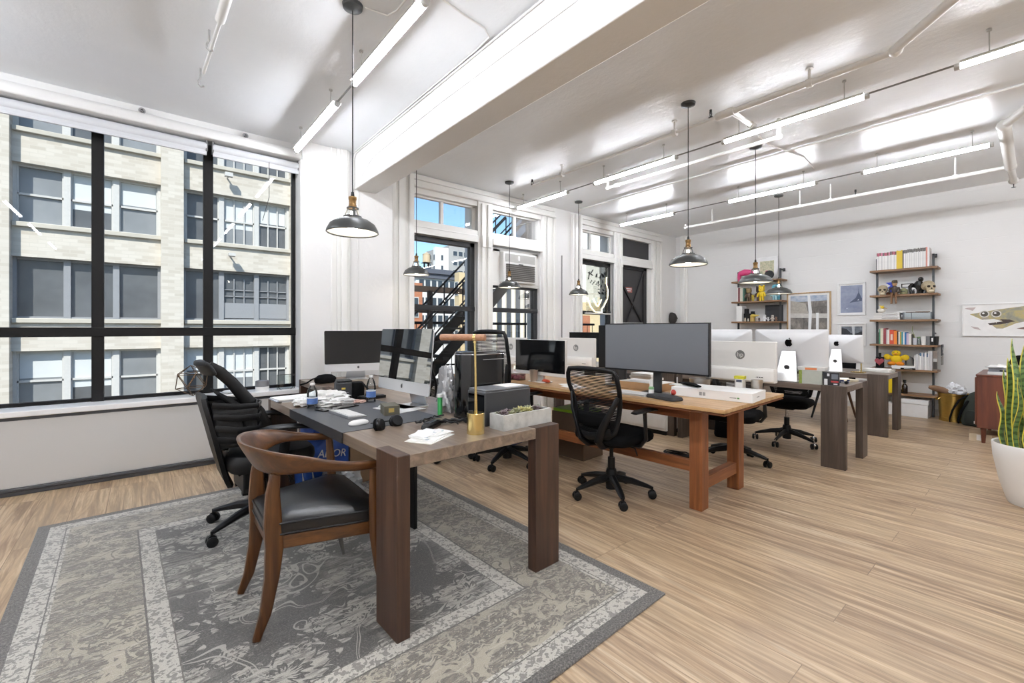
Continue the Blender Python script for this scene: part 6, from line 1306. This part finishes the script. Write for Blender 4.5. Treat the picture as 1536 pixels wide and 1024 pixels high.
t = thing('storage_box', 'dark flat box on the fourth level of the left ladder shelf', 'box', (8.72, 3.25, zl(3))); MB(BLKPL).box(-.1, .1, -.13, .13, 0, .2).out('carton', t, bevel=.003)

# ---- pictures on the far wall
XW = X1-.004
def art(lab, y0, y1, z0, z1, fcol, fw, mat_w, paint, fm=None):
    t = thing('framed_picture', lab, 'picture', (XW, (y0+y1)/2, z0)); w = (y1-y0)/2; h = z1-z0; fmm = fm or pm(fcol, .4)
    MB(fmm).box(-.028, 0, -w, -w+fw, 0, h).box(-.028, 0, w-fw, w, 0, h).box(-.028, 0, -w+fw, w-fw, 0, fw).box(-.028, 0, -w+fw, w-fw, h-fw, h).out('frame', t, bevel=.002)
    MB(pm('#F3F2F0', .6)).box(-.012, -.001, -w+fw, w-fw, fw, h-fw).out('mat_board', t)
    paint(t, w-fw-mat_w, fw+mat_w, h-fw-mat_w); return t
def flatp(m, poly, d): return m.prism(poly, -.012-d, -.012, 'x')
def p_fall(t, w, z0, z1):
    n = NT('rock_print'); v = n.co((1, 1, .5)); m_ = n.bsdf(n.ramp(n.noise(v, 9, 6, .65, .5), [(.3, '#4E4C4A'), (.5, '#7B7670'), (.7, '#A39C92')]), .5)
    h = z1-z0; m = MB(m_); flatp(m, [(-w, z0), (w, z0), (w, z1), (-w, z1)], .001)
    s2 = NT('sky_print'); m.mat(s2.bsdf(s2.ramp(s2.noise(s2.co(), 14, 4), [(.3, '#8FA3BC'), (.7, '#C9CFD6')]), .5)); flatp(m, [(-w, z0+h*.88), (w, z0+h*.86), (w, z1), (-w, z1)], .0015)
    m.mat(pm('#B9B3A8', .5, var=.2, sc=30)); flatp(m, [(w, z0+h*.6), (w, z0+h*.9), (.15*w, z0+h*.83), (0, z0+h*.62)], .002)
    m.mat(pm('#D6D3CD', .5, var=.15, sc=25)); flatp(m, [(w, z0+h*.52), (w, z0+h*.62), (-w, z0+h*.6), (-w, z0+h*.5)], .0022)
    m.mat(pm('#EDEFF0', .5, var=.05))
    flatp(m, [(.02*w, z0), (-.12*w, z0), (-.2*w, z0+h*.65), (-.1*w, z1), (.05*w, z1), (-.02*w, z0+h*.6)], .003); flatp(m, [(-.42*w, z0), (-.55*w, z0), (-.56*w, z0+h*.62), (-.42*w, z0+h*.62)], .003)
    m.mat(pm('#6E6A64', .5, var=.2, sc=30)); flatp(m, [(-.25*w, z0+h*.72), (-w, z0+h*.70), (-w, z0+h*.76), (-.5*w, z0+h*.77)], .0032); flatp(m, [(.1*w, z0), (-w, z0), (-w, z0+h*.07), (.1*w, z0+h*.04)], .0034)
    m.out('print', t)
def p_tower(t, w, z0, z1):
    h = z1-z0; s2 = NT('grey_blue_print'); v = s2.co(); m = MB(s2.bsdf(s2.ramp(s2.noise(v, 10, 4), [(.3, '#7D86A0'), (.7, '#9BA2B6')]), .5)); flatp(m, [(-w, z0), (w, z0), (w, z1), (-w, z1)], .001)
    m.mat(pm('#4E5872', .5, var=.15, sc=40)); flatp(m, [(-.95*w, z0+h*.42), (.15*w, z0+h*.36), (0, z0+h*.42), (-.35*w, z0+h*.52), (-.95*w, z0+h*.52)], .002)
    flatp(m, [(-.35*w, z0+h*.5), (-.95*w, z0+h*.5), (-.7*w, z0+h*.72), (-.66*w, z0+h*.95), (-.62*w, z0+h*.72)], .002); m.mat(pm('#C9CEDB', .5)); flatp(m, [(-.55*w, z0+h*.44), (-.72*w, z0+h*.44), (-.65*w, z0+h*.5)], .003); flatp(m, [(.5*w, z0+h*.14), (.3*w, z0+h*.15), (.4*w, z0+h*.18)], .003); m.out('print', t)
def p_dark(t, w, z0, z1):
    h = z1-z0; s2 = NT('dark_hills_print'); v = s2.co(); m = MB(s2.bsdf(s2.ramp(s2.noise(v, 16, 5), [(.3, '#3C434E'), (.6, '#7C838C'), (.8, '#AEB3B8')]), .5)); flatp(m, [(-w, z0), (w, z0), (w, z1), (-w, z1)], .001)
    m.mat(pm('#272B32', .5)); flatp(m, [(w, z0+h*.35), (w, z0+h*.9), (.5*w, z0+h*.85), (.1*w, z0+h*.6), (-.3*w, z0+h*.55), (-w, z0+h*.7), (-w, z0+h*.38)], .002); m.mat(pm('#CED2D6', .5)); flatp(m, [(-.1*w, z0+h*.4), (-.28*w, z0+h*.4), (-.26*w, z1), (0, z1)], .0025); m.out('print', t)
def p_fish(t, w, z0, z1):
    # paper collage: a big gaping fish head pointing left, two round eyes
    h = z1-z0; m = MB(pm('#F1F0EE', .6)); flatp(m, [(-w, z0), (w, z0), (w, z1), (-w, z1)], .0005)
    def Q(u, v): return (w-2*w*u, z1-h*v)
    n = NT('collage_print'); c = n.co(); cc = n.ramp(n.noise(c, 7, 4, .6, .6), [(.25, '#7F8274'), (.42, '#9A9885'), (.54, '#BBAA72'), (.66, '#A39C92'), (.8, '#BE927E')]); m.mat(n.bsdf(cc, .5))
    flatp(m, [Q(.05, .3), Q(.17, .5), Q(.28, .47), Q(.40, .62), Q(.26, .68), Q(.30, .8), Q(.36, .8), Q(.48, .62), Q(.58, .55), Q(.63, .28), Q(.62, .08), Q(.58, .05), Q(.3, .16)], .002)
    m.mat(pm('#C9B9B6', .5, var=.15, sc=50)); flatp(m, [Q(.0, .1), Q(.08, .18), Q(.11, .06), Q(.03, .07)], .002); flatp(m, [Q(.06, .72), Q(.13, .76), Q(.16, .86), Q(.09, .8)], .002)
    m.mat(pm('#8A6F66', .5, var=.12, sc=20)); flatp(m, [Q(.48, .8), Q(.62, .68), Q(.67, .05), Q(.75, .05), Q(.75, .9)], .0025)
    m.mat(pm('#D5D8DC', .5)); flatp(m, [Q(.55, .68), Q(.6, .68), Q(.65, .55), Q(.67, .1), Q(.63, .1), Q(.63, .3), Q(.58, .56)], .0022)
    m.mat(pm('#3F302A', .5)); flatp(m, [Q(.22, .62), Q(.24, .68), Q(.34, .66), Q(.47, .56), Q(.42, .5), Q(.33, .48), Q(.36, .56)], .003)
    for u in (.19, .3):
        p = Q(u, .3)
        for r_, col in ((.048, '#DAD7CF'), (.036, '#4A4438'), (.012, '#F4F4F4')): m.mat(pm(col, .4)); flatp(m, [(p[0]+r_*cos(2*pi*k/20)+(0 if r_ > .02 else .01), p[1]+r_*sin(2*pi*k/20)+(0 if r_ > .02 else .01)) for k in range(20)], .003+(.05-r_)*.05)
    m.mat(pm('#F3F2EC', .5))
    for k in range(6): p = Q(.19+.022*k, .49+.012*k); flatp(m, [(p[0]-.008, p[1]), (p[0]+.008, p[1]), (p[0], p[1]-.03)], .0035)
    m.out('print', t)
art('large oak-framed print of a waterfall over grey rocks on the far wall', 2.33, 3.0, 1.0, 1.915, '#B79A72', .022, .035, p_fall, wood('#A0805A', '#BFA078', '#D2B48C', 'z'))
art('white-framed grey-blue print of a lattice tower, hung above the small one', 1.862, 2.24, 1.5, 2.03, '#EDEDEC', .02, .022, p_tower)
art('small white-framed print of dark hills behind the smaller silver computer', 1.856, 2.235, 1.0, 1.365, '#EDEDEC', .02, .03, p_dark)
art('wide white-framed collage of a gaping fish head with round eyes', -.30, .768, 1.172, 1.626, '#EFEFEE', .014, .012, p_fish)
t = thing('carved_mask', 'dark carved mask hanging on the wall near the far corner', 'mask', (8.76, 5.175, 1.36)); m = MB(pm('#2B2826', .6, bmp=.6))
m.loft([[(x*f, -.0-y_, z+.14) for x, z in [(.085*cos(a), .13*sin(a)) for a in [2*pi*k/20 for k in range(20)]]] if False else [(.085*f*cos(a), -y_, .14+.13*f*sin(a)) for a in [2*pi*k/20 for k in range(20)]] for f, y_ in ((1, 0), (.99, .04), (.85, .09), (.45, .125), (.05, .13))]).out('face', t)
m = MB(pm('#151413', .7)).ball((-.03, -.112, .17), .016, .008, .01, 10).ball((.03, -.112, .17), .016, .008, .01, 10).ball((0, -.118, .08), .02, .008, .01, 10).out('features', t); MB(pm('#37322E', .6)).tube([(0, -.12, .2), (0, -.145, .13)], [.01, .016], 8).out('nose', t)

# ---- bin, backpack, credenza, plant
t = thing('waste_bin', 'brass waste bin against the far wall beside the right ladder shelf', 'bin', (8.66, .82, 0)); BR2 = pm('#CDAE63', .28, 1., var=.08, sc=30)
MB(BR2).lathe([(0, .02), (.15, .02), (.152, .045), (.148, .05), (.152, .09), (.155, .10), (.158, .31), (.162, .32), (.162, .35), (.17, .36), (.17, .385), (.165, .385), (.165, .36), (.15, .05), (0, .05)], 36).out('bucket', t); MB(BR2).lathe([(.13, 0), (.155, 0), (.155, .02), (.13, .02)], 30).out('foot_ring', t)
for a in (R(120), R(-60)): MB(BR2).at((.165*cos(a), .165*sin(a), .3), rz=math.degrees(a)).tube([(0, -.035, .02), (.02, -.035, -.0), (.022, 0, -.02), (.02, .035, 0), (0, .035, .02)], .006, 8).out('handle', t)
crumple('tissue', 'crumpled white plastic sticking out of the brass waste bin', 'paper', (8.66, .80, .37), .10, .10, .085, pm('#EDEEF0', .5, bmp=.4), 61, 24, .6)
t = thing('paper_bag', 'brown paper roll poking out of the left of the brass waste bin', 'paper', (8.62, .90, .40)); MB(pm('#7A5B42', .7, bmp=.4)).tube([(.0, -.06, -.02), (-.01, .04, .02), (-.02, .12, .04), (-.03, .17, .05)], [(.04, .05), (.045, .05), (.04, .04), (.02, .025)], 12).out('roll', t)
t = thing('backpack', 'dark green backpack slumped on the floor left of the wooden credenza', 'backpack', (8.46, .575, 0), -10); t.scale = (.85, .85, .88); BK = pm('#2F352E', .8, bmp=.4)
MB(BK).loft([[(x*f+o, y_*f2, z) for x, y_ in rrect(.14, .17, .09, 6)] for f, f2, o, z in ((.95, .95, 0, 0), (1.05, 1.05, 0, .05), (1, 1, .02, .2), (.85, .9, .05, .36), (.5, .6, .08, .47), (.2, .3, .09, .5))]).out('main_body', t)
MB(pm('#262B26', .8)).loft([[(x*f-.13, y_*f, z) for x, y_ in rrect(.05, .12, .04, 5)] for f, z in ((.9, .02), (1.05, .06), (1, .18), (.7, .23))]).out('front_pocket', t)
for y_ in (.1, .2): MB(BLKFAB).tube([(.05, y_*.6, .44), (-.06, y_, .36), (-.12, y_+.06, .2), (-.1, y_+.1, .06), (-.02, y_+.12, .008)], [(.006, .022)]*5, 8).out('strap', t)
MB(WPL).box(-.19, -.185, -.02, .0, .05, .09).out('tag', t)
MAH = wood('#47231A', '#643322', '#7C432C', 'z', .8, rough=.35)
t = thing('credenza', 'dark reddish wooden credenza at the right edge', 'cabinet', (7.17, .06, 0))
MB(MAH).box(0, .95, 0, .44, .17, .745).out('body', t, bevel=.004); MB(MAH).box(-.006, .956, -.006, .446, .745, .765).out('top_board', t, bevel=.003)
for x in (.06, .89):
    for y_ in (.04, .39): MB(MAH).tube([(x, y_, .17), (x, y_, 0)], [.026, .016], 12).out('leg', t)
for k in range(2): MB(MAH).box(.02+k*.46, .02+k*.46+.45, .44, .455, .2, .73).out('door', t, bevel=.003)
for k in range(2): MB(BRASS).cyl((.44+k*.07, .455, .47), (.44+k*.07, .475, .47), .01, n=12).out('knob', t)
t = thing('printer', 'low white and grey printer on the wooden credenza', 'printer', (7.42, .25, .765)); MB(WPL).box(-.17, .2, -.19, .17, 0, .03).box(-.15, .2, -.19, .17, .075, .09).out('body', t, bevel=.004); MB(pm('#8D929A', .35)).box(-.145, .19, -.185, .165, .03, .075).out('paper_slot', t); MB(BLKPL).box(-.152, -.145, -.17, .08, .04, .052).out('dark_slot', t); MB(pm('#B9BABC', .4)).box(-.2, -.15, .05, .19, .082, .088).out('tray', t)
MB(PAPER).box(-.1, .15, -.1, .1, .09, .105).out('paper', t)
t = thing('cap', 'black cap lying on the printer', 'cap', (7.55, .17, .765+.105), 30); MB(BLKFAB).lathe([(.1, 0), (.1, .03), (.085, .08), (.04, .105), (0, .11)], 24).out('crown', t); MB(BLKFAB).loft([[(x, y_, z) for x, y_ in ((-.08, -.09), (-.2, -.06), (-.22, 0), (-.2, .06), (-.08, .09))] for z in (0, .008)]).out('brim', t)
t = thing('cardboard_box', 'flat cardboard box on the floor at the credenza leg', 'box', (7.47, .42, 0), 4); MB(pm('#A68D70', .8)).box(-.18, .16, -.14, .16, 0, .085).out('carton', t, bevel=.002); MB(pm('#C9B79C', .6)).box(-.181, -.18, -.02, .16, .0, .085).mat(PAPER).box(-.1815, -.181, .05, .1, .01, .075).out('side_tape', t)
# snake plant
t = thing('snake_plant', 'tall yellow-edged snake plant in a white tapered pot at the right edge', 'plant', (4.95, .03, 0), 0)
MB(pm('#EDECE9', .35, var=.01)).lathe([(0, 0), (.155, 0), (.16, .01), (.2, .15), (.232, .33), (.24, .43), (.236, .437), (.226, .432), (.2, .3), (0, .3)], 48).out('pot', t)
MB(pm('#2E2924', .95, bmp=.8, bsc=90)).lathe([(0, .40), (.222, .395)], 36).out('soil', t)
LF = NT('snake_leaf'); lv = LF.co(); lx, ly, lz = LF.xyz(lv); uvn = LF.n('Attribute', attribute_name='edge').outputs['Fac']
bandn = LF.math('SINE', LF.math('ADD', LF.math('MULTIPLY', lz, 150), LF.math('MULTIPLY', LF.noise(lv, 18, 3), 9)))
lc = LF.mix(LF.math('GREATER_THAN', bandn, .25), lin('#6E8F55'), lin('#33512F'))
lc = LF.mix(LF.math('MULTIPLY', LF.noise(lv, 25, 2), .4), lc, lin('#86A365'))
lc = LF.mix(LF.math('GREATER_THAN', uvn, .8), lc, lin('#D8C94C')); LF = LF.bsdf(lc, .35)
pr_ = random.Random(8)
def leaf(px_, py_, h, w, lean, az, tw, grey=False):
    m = MB(LF); n = 16; vs = []; ed = []
    for k in range(n+1):
        f = k/n; ww = w*(.55+.9*f-.2*f*f if f < .55 else (.985)*(1-((f-.55)/.45)**2.2)+.01)
        a = az+tw*f; off = lean*f*f; cx, cy = px_+off*cos(az+1.2), py_+off*sin(az+1.2); nx, ny = cos(a), sin(a)
        for j in range(7):
            u = -1+j/3; c = .25*ww*(u*u); vs.append((cx+nx*ww*u-ny*c+.012*sin(f*9+az)*(-ny), cy+ny*ww*u+nx*c+.012*sin(f*9+az)*nx, .38+h*f)); ed.append(abs(u))
    m.add(vs, [(r_*7+c, r_*7+c+1, (r_+1)*7+c+1, (r_+1)*7+c) for r_ in range(n) for c in range(6)])
    o = m.out('leaf', t, solid=.004); at = o.data.attributes.new('edge', 'FLOAT', 'POINT'); at.data.foreach_set('value', ed)
for a in ((-.10, .10, .82, .036, .05, -.75, .3), (-.05, .0, .74, .04, .08, -.6, .5), (-.13, .02, .60, .03, .1, 2.4, .6), (.02, .08, .80, .038, .06, 2.2, -.4), (.0, -.08, .7, .04, .08, -.9, .5), (-.02, .14, .68, .032, .08, 1.9, .4), (-.14, .11, .55, .028, .09, 2.2, .7), (.1, .05, .66, .036, .05, -.5, .2), (.08, -.06, .78, .036, .06, 2.0, .3), (-.08, -.08, .5, .034, .1, -.9, .6), (-.03, .17, .42, .032, .06, -.7, .5), (.05, .15, .58, .03, .05, -.8, .3), (-.16, .05, .36, .03, .05, -.9, .4)): leaf(*a)
# ================================================================= CAMERA, DAYLIGHT
cam = bpy.data.cameras.new('camera'); co_ = bpy.data.objects.new('camera', cam); COL.objects.link(co_)
TH = math.degrees(math.atan2(667, 555))
cam.sensor_width = 36; cam.lens = 36*667/1536; cam.shift_y = -18.5/1536; cam.clip_start = .05; cam.clip_end = 500
co_.location = (0, 0, 1.27); co_.rotation_euler = (R(90), 0, R(TH-90)); S.camera = co_
sun = bpy.data.lights.new('sun', 'SUN'); sun.energy = 4.3; sun.angle = R(.6); sun.color = (1, .97, .92); so = bpy.data.objects.new('sun', sun); COL.objects.link(so)
so.rotation_euler = Vector((.42, .62, -.66)).to_track_quat('-Z', 'Y').to_euler()
wd = bpy.data.worlds.new('sky'); S.world = wd; wd.use_nodes = True; nt = wd.node_tree; nt.nodes.clear()
sk = nt.nodes.new('ShaderNodeTexSky'); sk.sky_type = 'NISHITA'; sk.sun_disc = False; sk.sun_elevation = R(42); sk.sun_rotation = R(215); sk.air_density = 1.2; sk.dust_density = .6; sk.ozone_density = 3.0
bg = nt.nodes.new('ShaderNodeBackground'); bg.inputs[1].default_value = .15; ow = nt.nodes.new('ShaderNodeOutputWorld')
tn = nt.nodes.new('ShaderNodeMix'); tn.data_type = 'RGBA'; tn.blend_type = 'MULTIPLY'; tn.inputs[0].default_value = 1; tn.inputs[7].default_value = (.82, .93, 1.06, 1)
nt.links.new(sk.outputs[0], tn.inputs[6]); nt.links.new(tn.outputs[2], bg.inputs[0]); nt.links.new(bg.outputs[0], ow.inputs[0])
S.view_settings.view_transform = 'Standard'; S.view_settings.look = 'None'; S.view_settings.gamma = 1; S.view_settings.use_curve_mapping = False; S.view_settings.exposure = .57
S.cycles.use_denoising = True; S.cycles.max_bounces = 8; S.cycles.diffuse_bounces = 5; S.cycles.glossy_bounces = 4; S.cycles.transparent_max_bounces = 16
S.cycles.sample_clamp_indirect = 6; S.cycles.caustics_reflective = False; S.cycles.caustics_refractive = False
